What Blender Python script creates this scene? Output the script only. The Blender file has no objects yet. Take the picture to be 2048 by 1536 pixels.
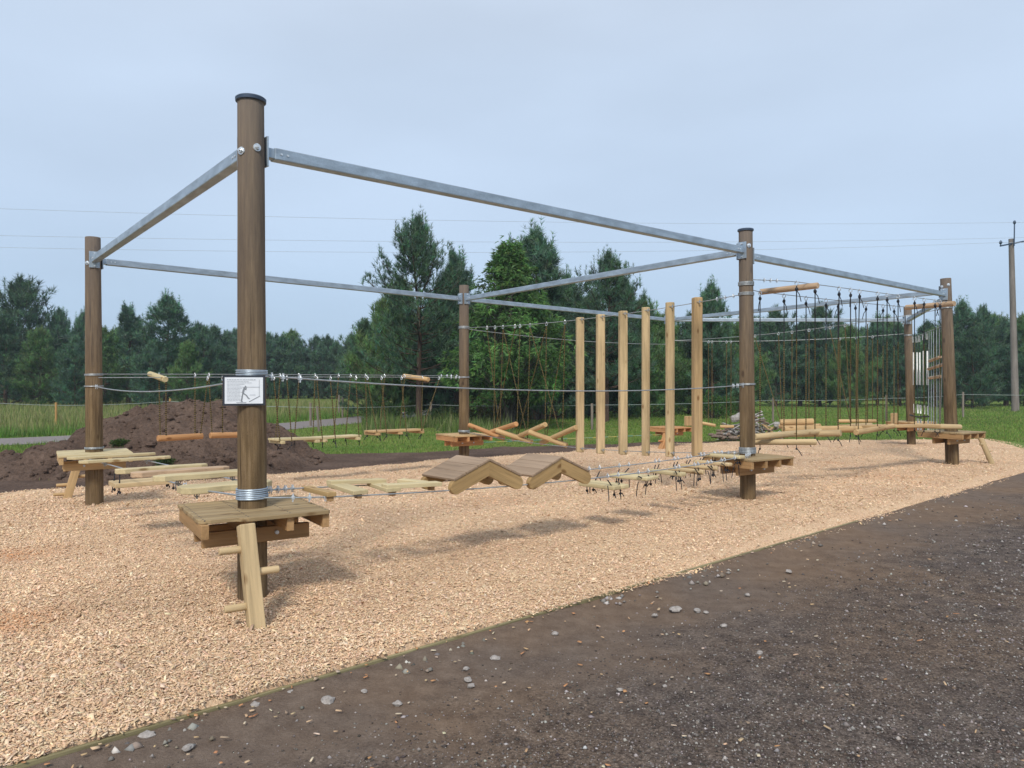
import bpy, math, random
import numpy as np
from mathutils import Vector
R = math.radians
random.seed(7)
rng = np.random.default_rng(11)
sc = bpy.context.scene
col = bpy.context.collection

# ---------------------------------------------------------------- camera
F = 1500.0; HZ = 765.0; CAMZ = 1.6       # focal length and horizon in pixels of the 2048 px photograph
cam_d = bpy.data.cameras.new('camera'); cam = bpy.data.objects.new('camera', cam_d)
col.objects.link(cam); sc.camera = cam
cam_d.sensor_fit = 'HORIZONTAL'; cam_d.sensor_width = 36.0; cam_d.lens = 36.0 * F / 2048
cam.location = (0, 0, CAMZ); cam.rotation_euler = (R(90) - math.atan((768 - HZ) / F), 0, 0)
cam_d.clip_start = 0.05; cam_d.clip_end = 3000
# ---------------------------------------------------------------- world
SUN_EL, SUN_AZ = R(43), R(188)           # azimuth from +Y clockwise: the sun stands behind the camera
w = bpy.data.worlds.new('World'); sc.world = w; w.use_nodes = True
nt = w.node_tree; nt.nodes.clear()
def N(nt, t, **k):
    n = nt.nodes.new(t)
    for a, b in k.items():
        if a.startswith('i_'):
            key = a[2:]; key = int(key) if key.isdigit() else key
            n.inputs[key].default_value = b
        else: setattr(n, a, b)
    return n
wo = N(nt, 'ShaderNodeOutputWorld')
sky = N(nt, 'ShaderNodeTexSky', sky_type='NISHITA', sun_disc=False, sun_elevation=SUN_EL, sun_rotation=SUN_AZ,
        dust_density=2.5, air_density=1.0, ozone_density=1.5)
bs = N(nt, 'ShaderNodeBackground'); bs.inputs[1].default_value = 0.06
nt.links.new(sky.outputs[0], bs.inputs[0])
tc = N(nt, 'ShaderNodeTexCoord'); sep = N(nt, 'ShaderNodeSeparateXYZ')
nt.links.new(tc.outputs['Generated'], sep.inputs[0])
grad = N(nt, 'ShaderNodeValToRGB'); nt.links.new(sep.outputs[2], grad.inputs[0])
e = grad.color_ramp.elements
e[0].position = 0.0; e[0].color = (0.47, 0.63, 0.82, 1)
e[1].position = 1.0; e[1].color = (0.82, 0.88, 0.96, 1)
for p, c in ((0.10, (0.49, 0.64, 0.83)), (0.22, (0.55, 0.68, 0.86)), (0.38, (0.59, 0.71, 0.88)), (0.6, (0.68, 0.76, 0.89))):
    q = e.new(p); q.color = (*c, 1)
mp = N(nt, 'ShaderNodeMapping'); mp.inputs['Scale'].default_value = (1.0, 1.0, 3.2)
nt.links.new(tc.outputs['Generated'], mp.inputs[0])
nz = N(nt, 'ShaderNodeTexNoise'); nz.inputs['Scale'].default_value = 1.7; nz.inputs['Detail'].default_value = 4
nz.inputs['Roughness'].default_value = 0.45
nt.links.new(mp.outputs[0], nz.inputs[0])
cr = N(nt, 'ShaderNodeMapRange'); cr.inputs[1].default_value = 0.3; cr.inputs[2].default_value = 0.7
cr.inputs[3].default_value = 0.93; cr.inputs[4].default_value = 1.07
nt.links.new(nz.outputs[0], cr.inputs[0]); cr.inputs[3].default_value = .90; cr.inputs[4].default_value = 1.09
mu = N(nt, 'ShaderNodeVectorMath', operation='SCALE'); nt.links.new(grad.outputs[0], mu.inputs[0]); nt.links.new(cr.outputs[0], mu.inputs['Scale'])
bc = N(nt, 'ShaderNodeBackground'); bc.inputs[1].default_value = 1.0; nt.links.new(mu.outputs[0], bc.inputs[0])
mixw = N(nt, 'ShaderNodeMixShader'); mixw.inputs[0].default_value = 0.86   # a closed veil of cloud over the sky
nt.links.new(bs.outputs[0], mixw.inputs[1]); nt.links.new(bc.outputs[0], mixw.inputs[2]); nt.links.new(mixw.outputs[0], wo.inputs[0])
# ---------------------------------------------------------------- sun
sd = bpy.data.lights.new('sun', 'SUN'); sun = bpy.data.objects.new('sun', sd); col.objects.link(sun)
sd.energy = 2.7; sd.angle = R(11); sd.color = (1.0, 0.94, 0.84)
sdir = Vector((math.sin(SUN_AZ) * math.cos(SUN_EL), math.cos(SUN_AZ) * math.cos(SUN_EL), math.sin(SUN_EL)))
sun.rotation_euler = sdir.to_track_quat('Z', 'Y').to_euler(); sun.location = (0, -20, 30)
sc.view_settings.view_transform = 'Standard'; sc.view_settings.look = 'None'
sc.view_settings.exposure = 0.14; sc.view_settings.gamma = 1.0
sc.cycles.max_bounces = 6; sc.cycles.diffuse_bounces = 3; sc.cycles.glossy_bounces = 2
sc.cycles.transparent_max_bounces = 4; sc.cycles.volume_bounces = 0
sc.cycles.use_denoising = True

# ---------------------------------------------------------------- coordinates
A = Vector((-1.88, 5.43)); Cp = Vector((3.16, 10.05))
U = (Cp - A).normalized(); NV = Vector((-U.y, U.x))
def uv(x, y):
    d = Vector((x, y)) - A; return d.dot(U), d.dot(NV)
def xy(u, v):
    return A + U * u + NV * v
def gzv(v): return -0.02 * min(max(v, 0), 8)
def gz(x, y): return gzv(uv(x, y)[1])
def P(px, py, d):
    return Vector(((px - 1024) / F * d, d, CAMZ + (HZ - py) / F * d))
def gp(px, py, dz=0.0):
    d = 10.0
    for _ in range(30):
        p = P(px, py, d); z = gz(p.x, p.y) + dz
        d = (CAMZ - z) * F / (py - HZ)
    p = P(px, py, d); p.z = z
    return p

# ---------------------------------------------------------------- mesh builder
def frame(d):
    d = d.normalized(); a = Vector((0, 0, 1)) if abs(d.z) < 0.9 else Vector((1, 0, 0))
    x = d.cross(a).normalized(); return x, x.cross(d).normalized(), d
class MB:
    def __init__(s): s.v = []; s.f = []; s.g = []
    def add(s, vs, fs, gs):
        o = len(s.v); s.v += [tuple(v) for v in vs]; s.g += [tuple(g) for g in gs]; s.f += [tuple(i + o for i in f) for f in fs]
    def box(s, c, ax, dim):
        """ax: three unit vectors, dim: full sizes; the grain runs along the longest side"""
        L = max(range(3), key=lambda i: dim[i]); o = [i for i in range(3) if i != L]
        off = Vector((random.random() * 9, random.random() * 9, random.random() * 9))
        vs, gs = [], []
        for i in (-.5, .5):
            for j in (-.5, .5):
                for k in (-.5, .5):
                    vs.append(c + ax[0] * (i * dim[0]) + ax[1] * (j * dim[1]) + ax[2] * (k * dim[2]))
                    l = (i * dim[0], j * dim[1], k * dim[2]); gs.append((l[o[0]] + off.x, l[o[1]] + off.y, l[L] + off.z))
        fs = [(0, 1, 3, 2), (4, 6, 7, 5), (0, 4, 5, 1), (2, 3, 7, 6), (0, 2, 6, 4), (1, 5, 7, 3)]
        if ax[0].cross(ax[1]).dot(ax[2]) < 0: fs = [f[::-1] for f in fs]
        s.add(vs, fs, gs)
    def beam(s, p0, p1, w, h, up=Vector((0, 0, 1))):
        d = (p1 - p0); L = d.length; d.normalize(); sx = d.cross(up).normalized(); u = sx.cross(d).normalized()
        s.box((p0 + p1) / 2, (d, sx, u), (L, w, h))
    def tube(s, pts, r, n=8, cap=True, rs=None, wob=0.0):
        pts = [Vector(p) for p in pts]; off = Vector((random.random() * 9, random.random() * 9, random.random() * 9))
        vs, gs, fs = [], [], []; L = 0; X = None
        for i, p in enumerate(pts):
            d = (pts[min(i + 1, len(pts) - 1)] - pts[max(i - 1, 0)]).normalized()
            if X is None: X, Y, _ = frame(d)
            else:
                X = (X - d * X.dot(d)).normalized(); Y = X.cross(d)
            if i: L += (p - pts[i - 1]).length
            rr = rs[i] if rs else r
            for k in range(n):
                a = 2 * math.pi * k / n; q = rr * (1 + (random.uniform(-wob, wob) if wob else 0))
                vs.append(p + X * (math.cos(a) * q) + Y * (math.sin(a) * q))
                gs.append((math.cos(a) * rr + off.x, math.sin(a) * rr + off.y, L + off.z))
        m = len(pts)
        for i in range(m - 1):
            for k in range(n):
                k2 = (k + 1) % n; fs.append((i * n + k, i * n + k2, (i + 1) * n + k2, (i + 1) * n + k))
        if cap:
            fs.append(tuple(range(n))[::-1]); fs.append(tuple((m - 1) * n + k for k in range(n)))
        fs = [f[::-1] for f in fs]
        s.add(vs, fs, gs)
    def log(s, p0, p1, r, n=14, r1=None, seg=4, wob=.02, ch=.006):
        """round timber with small chamfered ends"""
        d = (p1 - p0); L = d.length; r1 = r1 or r
        ts = [0, ch / L] + [i / seg for i in range(1, seg)] + [1 - ch / L, 1]
        rs = [r + (r1 - r) * t for t in ts]; rs[0] -= ch; rs[-1] -= ch
        s.tube([p0 + d * t for t in ts], r, n, rs=rs, wob=wob)
    def ring(s, c, nrm, Rr, r, n=14, m=6):
        X, Y, _ = frame(nrm)
        pts = [c + X * (Rr * math.cos(2 * math.pi * i / n)) + Y * (Rr * math.sin(2 * math.pi * i / n)) for i in range(n)]
        vs, fs, gs = [], [], []
        for i, p in enumerate(pts):
            rad = (p - c).normalized()
            for k in range(m):
                a = 2 * math.pi * k / m; q = p + rad * (r * math.cos(a)) + nrm.normalized() * (r * math.sin(a))
                vs.append(q); gs.append(tuple(q))
        for i in range(n):
            for k in range(m):
                fs.append((i * m + k, i * m + (k + 1) % m, ((i + 1) % n) * m + (k + 1) % m, ((i + 1) % n) * m + k))
        s.add(vs, fs, gs)
    def ball(s, c, r, n=8, m=6, sq=(1, 1, 1)):
        vs, fs, gs = [], [], []
        for i in range(m + 1):
            th = math.pi * i / m
            for k in range(n):
                a = 2 * math.pi * k / n
                q = Vector((math.sin(th) * math.cos(a) * sq[0], math.sin(th) * math.sin(a) * sq[1], math.cos(th) * sq[2])) * r * random.uniform(.88, 1.1)
                vs.append(c + q); gs.append(tuple(c + q))
        for i in range(m):
            for k in range(n): fs.append((i * n + k, (i + 1) * n + k, (i + 1) * n + (k + 1) % n, i * n + (k + 1) % n))
        s.add(vs, fs, gs)
    def build(s, name, m, parent=None, loc=None, bevel=0, smooth=False, **t):
        base = parent['_loc'] if parent is not None else loc
        if base is None:
            a = np.array(s.v); base = Vector(((a[:, 0].min() + a[:, 0].max()) / 2, (a[:, 1].min() + a[:, 1].max()) / 2, a[:, 2].min()))
        base = Vector(base)
        me = bpy.data.meshes.new(name)
        me.from_pydata([(x - base.x, y - base.y, z - base.z) for x, y, z in s.v], [], s.f)
        at = me.attributes.new('gc', 'FLOAT_VECTOR', 'POINT'); at.data.foreach_set('vector', np.array(s.g, dtype=np.float32).ravel())
        me.materials.append(m)
        if smooth: me.polygons.foreach_set('use_smooth', [True] * len(me.polygons))
        o = bpy.data.objects.new(name, me); col.objects.link(o)
        if smooth:
            me.set_sharp_from_angle(angle=R(40))
        if parent is not None: o.parent = parent['_o']
        else: o.location = base
        if bevel:
            b = o.modifiers.new('bevel', 'BEVEL'); b.width = bevel; b.segments = 2; b.limit_method = 'ANGLE'; b.angle_limit = R(50)
        for k, v in t.items(): o[k] = v
        return o
def sub(o, parent_thing):      # handle for building sub-parts under a part
    return {'_o': o, '_loc': parent_thing['_loc']}
def thing(name, loc, label, category, group=None):
    o = bpy.data.objects.new(name, None); col.objects.link(o); o.location = loc; o.empty_display_size = .2
    o['label'] = label; o['category'] = category
    if group: o['group'] = group
    return {'_o': o, '_loc': Vector(loc)}
def npmesh(name, v, f, m, colr=None, parent=None, smooth=False, nper=None, **t):
    """v (n,3), f (k,nper) arrays -> one mesh object"""
    me = bpy.data.meshes.new(name); v = np.asarray(v, np.float32); f = np.asarray(f, np.int32)
    k = f.shape[1]; me.vertices.add(len(v)); me.vertices.foreach_set('co', v.ravel())
    me.loops.add(f.size); me.loops.foreach_set('vertex_index', f.ravel())
    me.polygons.add(len(f)); me.polygons.foreach_set('loop_start', np.arange(0, f.size, k, dtype=np.int32))
    me.update(calc_edges=True)
    if smooth: me.polygons.foreach_set('use_smooth', np.ones(len(f), bool))
    if colr is not None:
        at = me.attributes.new('col', 'FLOAT_COLOR', 'POINT'); c = np.ones((len(v), 4), np.float32); c[:, :3] = colr
        at.data.foreach_set('color', c.ravel())
    me.materials.append(m)
    o = bpy.data.objects.new(name, me); col.objects.link(o)
    if parent is not None: o.parent = parent
    for q, x in t.items(): o[q] = x
    return o

# ---------------------------------------------------------------- materials
def mat(name, rough=.8, spec=.3, metal=0.0):
    m = bpy.data.materials.new(name); m.use_nodes = True; n = m.node_tree
    b = n.nodes['Principled BSDF']; b.inputs['Roughness'].default_value = rough
    b.inputs['Specular IOR Level'].default_value = spec; b.inputs['Metallic'].default_value = metal
    return m, n, b
def attr(n, a='gc'):
    return N(n, 'ShaderNodeAttribute', attribute_name=a)
def noise(n, src, scale, detail=4, rough=.6, mapping=None):
    if mapping:
        mp = N(n, 'ShaderNodeMapping'); mp.inputs['Scale'].default_value = mapping; n.links.new(src, mp.inputs[0]); src = mp.outputs[0]
    t = N(n, 'ShaderNodeTexNoise'); t.inputs['Scale'].default_value = scale; t.inputs['Detail'].default_value = detail
    t.inputs['Roughness'].default_value = rough; n.links.new(src, t.inputs[0]); return t.outputs[0]
def ramp(n, src, stops):
    r = N(n, 'ShaderNodeValToRGB'); n.links.new(src, r.inputs[0]); e = r.color_ramp.elements
    e[0].position = stops[0][0]; e[0].color = (*stops[0][1], 1); e[1].position = stops[-1][0]; e[1].color = (*stops[-1][1], 1)
    for p, c in stops[1:-1]:
        q = e.new(p); q.color = (*c, 1)
    return r.outputs[0]
def mix(n, a, b, f, mode='MIX'):
    x = N(n, 'ShaderNodeMix', data_type='RGBA', blend_type=mode)
    for s, i in ((f, 0), (a, 6), (b, 7)):
        if hasattr(s, 'is_linked') or hasattr(s, 'links'): n.links.new(s, x.inputs[i])
        else: x.inputs[i].default_value = s if i == 0 else (*s, 1)
    return x.outputs[2]
def bump(n, b, h, strength=.3, dist=.01):
    u = N(n, 'ShaderNodeBump'); u.inputs['Strength'].default_value = strength; u.inputs['Distance'].default_value = dist
    n.links.new(h, u.inputs['Height']); n.links.new(u.outputs[0], b.inputs['Normal'])
def sc3(c, k): return tuple(x * k for x in c)
def wood(name, c, contrast=.35, rough=.75, knots=True, stripe=0.0):
    m, n, b = mat(name, rough, .25); a = attr(n).outputs['Vector']
    g = noise(n, a, 1, 5, .65, (38, 38, 2.2)); big = noise(n, a, 1, 3, .5, (5, 5, .9))
    col_ = ramp(n, g, [(.25, sc3(c, 1 - contrast)), (.5, c), (.75, sc3(c, 1 + contrast * .55))])
    t = ramp(n, big, [(.3, (.78, .74, .68)), (.7, (1.15, 1.12, 1.08))])
    col_ = mix(n, col_, t, 1.0, 'MULTIPLY')
    if knots:
        vo = N(n, 'ShaderNodeTexVoronoi'); vo.inputs['Scale'].default_value = 1
        mp = N(n, 'ShaderNodeMapping'); mp.inputs['Scale'].default_value = (7, 7, 3.0); n.links.new(a, mp.inputs[0]); n.links.new(mp.outputs[0], vo.inputs[0])
        k = ramp(n, vo.outputs['Distance'], [(.07, (.38, .26, .16)), (.16, (1, 1, 1))])
        col_ = mix(n, col_, k, .8, 'MULTIPLY')
    n.links.new(col_, b.inputs['Base Color']); bump(n, b, g, .35, .004)
    return m
M = {}
# old round poles: brown pressure treated timber, pale sky veil painted in as grey towards the top
def pole_mat():
    m, n, b = mat('pole_wood', .85, .2); a = attr(n).outputs['Vector']
    g = noise(n, a, 1, 6, .7, (45, 45, 3)); big = noise(n, a, 1, 4, .6, (9, 9, 1.1)); sp = noise(n, a, 160, 2, .5)
    c = ramp(n, g, [(.25, (.095, .066, .036)), (.5, (.17, .122, .070)), (.78, (.26, .195, .125))])
    c = mix(n, c, ramp(n, big, [(.32, (.62, .60, .60)), (.68, (1.2, 1.18, 1.12))]), 1, 'MULTIPLY')
    ck = noise(n, a, 1, 3, .55, (34, 34, 1.1)); c = mix(n, c, ramp(n, ck, [(.30, (.22, .2, .18)), (.36, (1, 1, 1))]), .85, 'MULTIPLY')
    st = noise(n, a, 1, 4, .6, (14, 14, .45)); c = mix(n, c, ramp(n, st, [(.38, (.74, .70, .66)), (.6, (1.08, 1.06, 1.02))]), 1, 'MULTIPLY')
    kv = N(n, 'ShaderNodeTexVoronoi'); kv.inputs['Scale'].default_value = 1; mp_ = N(n, 'ShaderNodeMapping'); mp_.inputs['Scale'].default_value = (6, 6, 2.6); n.links.new(a, mp_.inputs[0]); n.links.new(mp_.outputs[0], kv.inputs[0])
    c = mix(n, c, ramp(n, kv.outputs['Distance'], [(.08, (.3, .24, .18)), (.17, (1, 1, 1))]), .9, 'MULTIPLY')
    c = mix(n, c, ramp(n, sp, [(.30, (.55, .5, .5)), (.42, (1, 1, 1)), (.72, (1.0, 1.0, 1.0)), (.8, (1.7, 1.7, 1.7))]), .6, 'MULTIPLY')
    ge = N(n, 'ShaderNodeNewGeometry'); s = N(n, 'ShaderNodeSeparateXYZ'); n.links.new(ge.outputs['Position'], s.inputs[0])
    mr = N(n, 'ShaderNodeMapRange'); mr.inputs[1].default_value = 1.2; mr.inputs[2].default_value = 3.6; n.links.new(s.outputs[2], mr.inputs[0])
    grey = mix(n, c, (.18, .158, .150), .6)
    c = mix(n, c, grey, mr.outputs[0])
    n.links.new(c, b.inputs['Base Color']); bump(n, b, g, .9, .008); return m
M['pole'] = pole_mat()
M['new'] = wood('fresh_timber', (.48, .375, .225))
M['timb'] = wood('warm_timber', (.42, .30, .165))
M['deck'] = wood('deck_timber', (.31, .235, .135), .45)
M['joist'] = wood('joist_timber', (.36, .23, .115))
M['orange'] = wood('orange_timber', (.46, .25, .115))
M['ora2'] = wood('larch_timber', (.47, .33, .175))
M['ramp'] = wood('ramp_timber', (.36, .25, .12))
M['panel'] = wood('weathered_panel', (.30, .225, .165), .3, knots=False)
M['pale'] = wood('pale_plank', (.52, .45, .28), .2)
M['pink'] = wood('peeled_log', (.47, .345, .24))
M['stake'] = wood('stake_wood', (.45, .27, .11), knots=False)
M['post'] = wood('grey_post', (.22, .19, .17), knots=False)
M['upole'] = wood('utility_pole_wood', (.20, .18, .175), knots=False)
M['edge'] = wood('edge_board_wood', (.25, .225, .13), .4)
def steel(name, c, rough=.45, sc_=14, metal=.55):
    m, n, b = mat(name, rough, .5, metal); a = attr(n).outputs['Vector']
    g = noise(n, a, 1, 3, .5, (sc_, sc_, sc_ * .35)); f = noise(n, a, 90, 2, .5)
    c_ = ramp(n, g, [(.3, sc3(c, .8)), (.5, c), (.7, sc3(c, 1.22))])
    c_ = mix(n, c_, ramp(n, f, [(.3, (.88, .88, .9)), (.7, (1.1, 1.1, 1.1))]), .8, 'MULTIPLY')
    n.links.new(c_, b.inputs['Base Color']); return m
M['galv'] = steel('galvanized_steel', (.34, .41, .485))
M['cable'] = steel('wire_rope_steel', (.33, .36, .38), .5, 60)
M['shiny'] = steel('bright_steel', (.62, .66, .70), .35, 60)
M['cap'] = steel('cap_steel', (.05, .075, .12), .5, 10, .3)
def plain(name, c, rough=.7, spec=.3, var=.15):
    m, n, b = mat(name, rough, spec); a = attr(n).outputs['Vector']
    g = noise(n, a, 30, 3); n.links.new(ramp(n, g, [(.3, sc3(c, 1 - var)), (.7, sc3(c, 1 + var))]), b.inputs['Base Color']); return m
M['black'] = plain('black_rope', (.018, .02, .026))
M['white'] = plain('white_tube', (.75, .76, .74), .5)
M['paper'] = plain('sign_paper', (.72, .76, .82), .35, .4, .03)
M['ink'] = plain('sign_ink', (.22, .24, .27), .6, .3, .05)
M['ink2'] = plain('sign_ink_pale', (.42, .45, .49), .6, .3, .05)
M['back'] = plain('sign_backing', (.035, .04, .055), .5)
M['wire'] = plain('line_wire', (.42, .47, .54), .5)
M['fwire'] = plain('fence_wire', (.30, .34, .33), .5)
def braid():
    m, n, b = mat('braided_rope', .8, .2); a = attr(n).outputs['Vector']
    wv = N(n, 'ShaderNodeTexWave', wave_type='BANDS', bands_direction='Z'); wv.inputs['Scale'].default_value = 11; wv.inputs['Distortion'].default_value = 0
    n.links.new(a, wv.inputs[0])
    n.links.new(ramp(n, wv.outputs[0], [(.44, (.012, .012, .012)), (.54, (.17, .125, .045))]), b.inputs['Base Color']); return m
M['rope'] = braid()
def slack():
    m, n, b = mat('striped_line', .7, .2); a = attr(n).outputs['Vector']
    g = noise(n, a, 1, 2, .5, (.1, .1, 2.2))
    n.links.new(ramp(n, g, [(.42, (.10, .26, .22)), (.6, (.42, .36, .08))]), b.inputs['Base Color']); return m
M['slack'] = slack()
def colattr(name, rough=.85, spec=.15, trans=0.0):
    m, n, b = mat(name, rough, spec); a = attr(n, 'col'); n.links.new(a.outputs['Color'], b.inputs['Base Color'])
    if trans:
        t = N(n, 'ShaderNodeBsdfTranslucent'); n.links.new(a.outputs['Color'], t.inputs[0])
        mx = N(n, 'ShaderNodeMixShader'); mx.inputs[0].default_value = trans
        out = n.nodes['Material Output']; n.links.new(b.outputs[0], mx.inputs[1]); n.links.new(t.outputs[0], mx.inputs[2]); n.links.new(mx.outputs[0], out.inputs[0])
    return m
M['chip'] = colattr('wood_chip'); M['stone'] = colattr('stone', .9); M['leaf'] = colattr('leaf', .7, .2, .3)
M['needle'] = colattr('needle', .7, .2); M['blade'] = colattr('grass_blade', .7, .2, .3)
def bark(name, c):
    m, n, b = mat(name, .95, .1); a = attr(n).outputs['Vector']; g = noise(n, a, 1, 5, .7, (30, 30, 6))
    n.links.new(ramp(n, g, [(.3, sc3(c, .5)), (.7, sc3(c, 1.4))]), b.inputs['Base Color']); bump(n, b, g, .8, .02); return m
M['bark'] = bark('pine_bark', (.085, .058, .045)); M['bark2'] = bark('grey_bark', (.07, .062, .055)); M['birch'] = bark('birch_bark', (.38, .36, .34))
M['debris'] = bark('old_branch_bark', (.20, .15, .12))

# ================================================================ terrain
from mathutils import noise as mnoise
def fbm(x, y, s=1.0, o=4):
    return mnoise.fractal(Vector((x * s, y * s, 3.3)), 1.0, 2.0, o)
def pos_attr(n): return N(n, 'ShaderNodeNewGeometry').outputs['Position']
def stretch(p0, pts):   # piecewise linear
    return float(np.interp(p0, [a for a, b in pts], [b for a, b in pts]))
def sheet(name, us, vfun, zfun, m, nv=40, skirt=False, **t):
    vs, fs = [], []
    for u in us:
        v0, v1 = vfun(u)
        for j in range(nv + 1):
            f = j / nv; v = v0 + (v1 - v0) * f
            if skirt and j == 1: v = v0 + .004
            p = xy(u, v); vs.append((p.x, p.y, -.08 if skirt and j == 0 else zfun(u, v, f, p)))
    k = nv + 1
    for i in range(len(us) - 1):
        for j in range(nv): fs.append((i * k + j, (i + 1) * k + j, (i + 1) * k + j + 1, i * k + j + 1))
    return npmesh(name, vs, fs, m, smooth=True, **t)
# -- grass field, one sheet to the horizon
m, n, b = mat('grass_ground', .95, .1); p = pos_attr(n)
g1 = noise(n, p, .35, 4); g2 = noise(n, p, 9, 5, .7)
c = mix(n, (.10, .175, .035), (.17, .20, .06), ramp(n, g1, [(.4, (0, 0, 0)), (.62, (1, 1, 1))]))
c = mix(n, c, ramp(n, g2, [(.3, (.55, .6, .5)), (.7, (1.35, 1.3, 1.2))]), 1, 'MULTIPLY')
n.links.new(c, b.inputs['Base Color']); bump(n, b, g2, .6, .05); M['grassground'] = m
xs = sorted(set([-900, -500, -250, -140, -90] + list(range(-60, 61, 2)) + [90, 140, 250, 500, 900]))
ys = sorted(set([-60, -30, -15] + list(range(-8, 60, 2)) + [75, 100, 150, 250, 500, 1200]))
vs = [(x, y, gz(x, y) - .03) for y in ys for x in xs]; kx = len(xs)
fs = [(j * kx + i, j * kx + i + 1, (j + 1) * kx + i + 1, (j + 1) * kx + i) for j in range(len(ys) - 1) for i in range(kx - 1)]
npmesh('grass_ground', vs, fs, m, smooth=True, kind='structure')
# -- bark chip surface
back_px = [(0, 985), (130, 976), (300, 967), (540, 950), (700, 936), (900, 918), (1100, 906), (1330, 889), (1500, 884), (1640, 882), (1830, 881), (1960, 880), (2048, 903)]
bp = [uv(*gp(*q).xy) for q in back_px]
bpts = [(-9, bp[0][1] + .5)] + [q for q in bp[:-1]] ; bpts.sort()
UMAX = bp[-2][0] - .05; CF = -1.60
fpts = [(-12, CF), (1, CF), (4, CF - .06), (16.2, CF - .06), (18.3, bp[-1][1] - .2), (UMAX, bpts[-1][1] - .3)]
def chip_v0(u): return stretch(u, fpts)
def chip_v1(u):
    p = xy(u, stretch(u, bpts)); return stretch(u, bpts) + .16 * fbm(p.x, p.y, .9) + .05 * fbm(p.x, p.y, 5)
def chip_z(u, v, p=None):
    p = p or xy(u, v); e = min(1, max(0, (chip_v1(u) - v) / .35)); e0 = 1
    lip = min(1, max(0, (v - chip_v0(u)) / .22)) if u > 1 else 1; lip = 1 - (1 - lip) * min(1, max(0, (u - 1) / 3))
    return gzv(v) + .012 + (.03 + .025 * fbm(p.x, p.y, .7) + .012 * fbm(p.x, p.y, 4)) * e * e0 - .05 * (1 - e) - .065 * (1 - lip)
m, n, b = mat('bark_chips', .9, .15); p = pos_attr(n)
s1 = noise(n, p, 55, 3, .65); s2 = noise(n, p, .8, 3); s3 = noise(n, p, 130, 2, .6)
c = ramp(n, s1, [(.28, (.36, .23, .145)), (.42, (.52, .36, .235)), (.55, (.65, .475, .32)), (.72, (.75, .575, .41))])
c = mix(n, c, ramp(n, s3, [(.3, (.7, .66, .64)), (.6, (1.1, 1.1, 1.1))]), .8, 'MULTIPLY')
c = mix(n, c, ramp(n, s2, [(.35, (.93, .88, .86)), (.65, (1.05, 1.05, 1.02))]), 1, 'MULTIPLY')
vp = N(n, 'ShaderNodeTexVoronoi'); vp.inputs['Scale'].default_value = .42; n.links.new(p, vp.inputs[0])
c = mix(n, c, (.52, .24, .11), ramp(n, vp.outputs['Distance'], [(.05, (.45, .45, .45)), (.17, (0, 0, 0))]))
n.links.new(c, b.inputs['Base Color']); bump(n, b, s1, .8, .02)
us = list(np.arange(-12, UMAX, .11))
sheet('bark_chip_surface', us, lambda u: (chip_v0(u), max(chip_v1(u), chip_v0(u) + .02)), lambda u, v, f, p: chip_z(u, v, p), m, 110, skirt=True, kind='structure')
# -- soil strip behind the chips
m, n, b = mat('bare_soil', .95, .1); p = pos_attr(n); M['soil'] = m
s1 = noise(n, p, 1.1, 4); s2 = noise(n, p, 16, 6, .75); s3 = noise(n, p, 90, 2)
c = ramp(n, s1, [(.35, (.092, .064, .050)), (.65, (.138, .099, .078))])
c = mix(n, c, ramp(n, s2, [(.3, (.5, .48, .46)), (.7, (1.45, 1.4, 1.4))]), .9, 'MULTIPLY')
c = mix(n, c, ramp(n, s3, [(.35, (.8, .8, .8)), (.7, (1.25, 1.25, 1.25))]), 1, 'MULTIPLY')
n.links.new(c, b.inputs['Base Color']); bump(n, b, s2, .9, .05)
spx = [(-200, 958), (170, 955), (300, 890), (560, 903), (640, 907), (860, 903), (1000, 893), (1150, 889), (1330, 883), (1500, 882)]
sp = sorted(uv(*gp(*q).xy) for q in spx)
def soil_v1(u):
    p = xy(u, 8); base = max(chip_v1(u) + (.25 if u < 15 else -.1), stretch(u, sp)); return base + .25 * fbm(p.x, p.y, .8)
sheet('bare_soil_strip', list(np.arange(-10, 17.5, .16)), lambda u: (stretch(u, bpts) - .5, soil_v1(u)),
      lambda u, v, f, p: gzv(v) - .004 + .02 * fbm(p.x, p.y, 2) - (.03 if f > .97 else 0), m, 26, kind='structure')
# -- gravel yard in front
m, n, b = mat('gravel_yard', .95, .12); p = pos_attr(n)
dt = N(n, 'ShaderNodeVectorMath', operation='DOT_PRODUCT'); n.links.new(p, dt.inputs[0]); dt.inputs[1].default_value = (NV.x, NV.y, 0)
big = noise(n, p, .9, 6, .7); fine = noise(n, p, 70, 4, .75); mid = noise(n, p, 7, 5, .7)
ad = N(n, 'ShaderNodeMath', operation='MULTIPLY_ADD'); n.links.new(big, ad.inputs[0]); ad.inputs[1].default_value = -2.6; n.links.new(dt.outputs['Value'], ad.inputs[2])
v_ref = A.dot(NV)
mr = N(n, 'ShaderNodeMapRange'); mr.inputs[1].default_value = v_ref - 3.5; mr.inputs[2].default_value = v_ref - 4.3; n.links.new(ad.outputs[0], mr.inputs[0])
soil = ramp(n, mid, [(.3, (.115, .084, .066)), (.55, (.155, .118, .094)), (.75, (.19, .148, .12))])
grav = ramp(n, fine, [(.32, (.045, .036, .033)), (.48, (.098, .080, .072)), (.6, (.15, .126, .115)), (.74, (.25, .22, .205))])
grav = mix(n, grav, ramp(n, mid, [(.35, (.62, .60, .60)), (.65, (1.28, 1.24, 1.16))]), 1, 'MULTIPLY')
c = mix(n, soil, grav, mr.outputs[0])
warm = ramp(n, noise(n, p, .5, 3), [(.42, (1, 1, 1)), (.6, (1.18, 1.08, .95))])
c = mix(n, c, warm, 1, 'MULTIPLY')
c = mix(n, c, ramp(n, fine, [(.35, (.75, .75, .75)), (.65, (1.2, 1.2, 1.2))]), .6, 'MULTIPLY')
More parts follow.
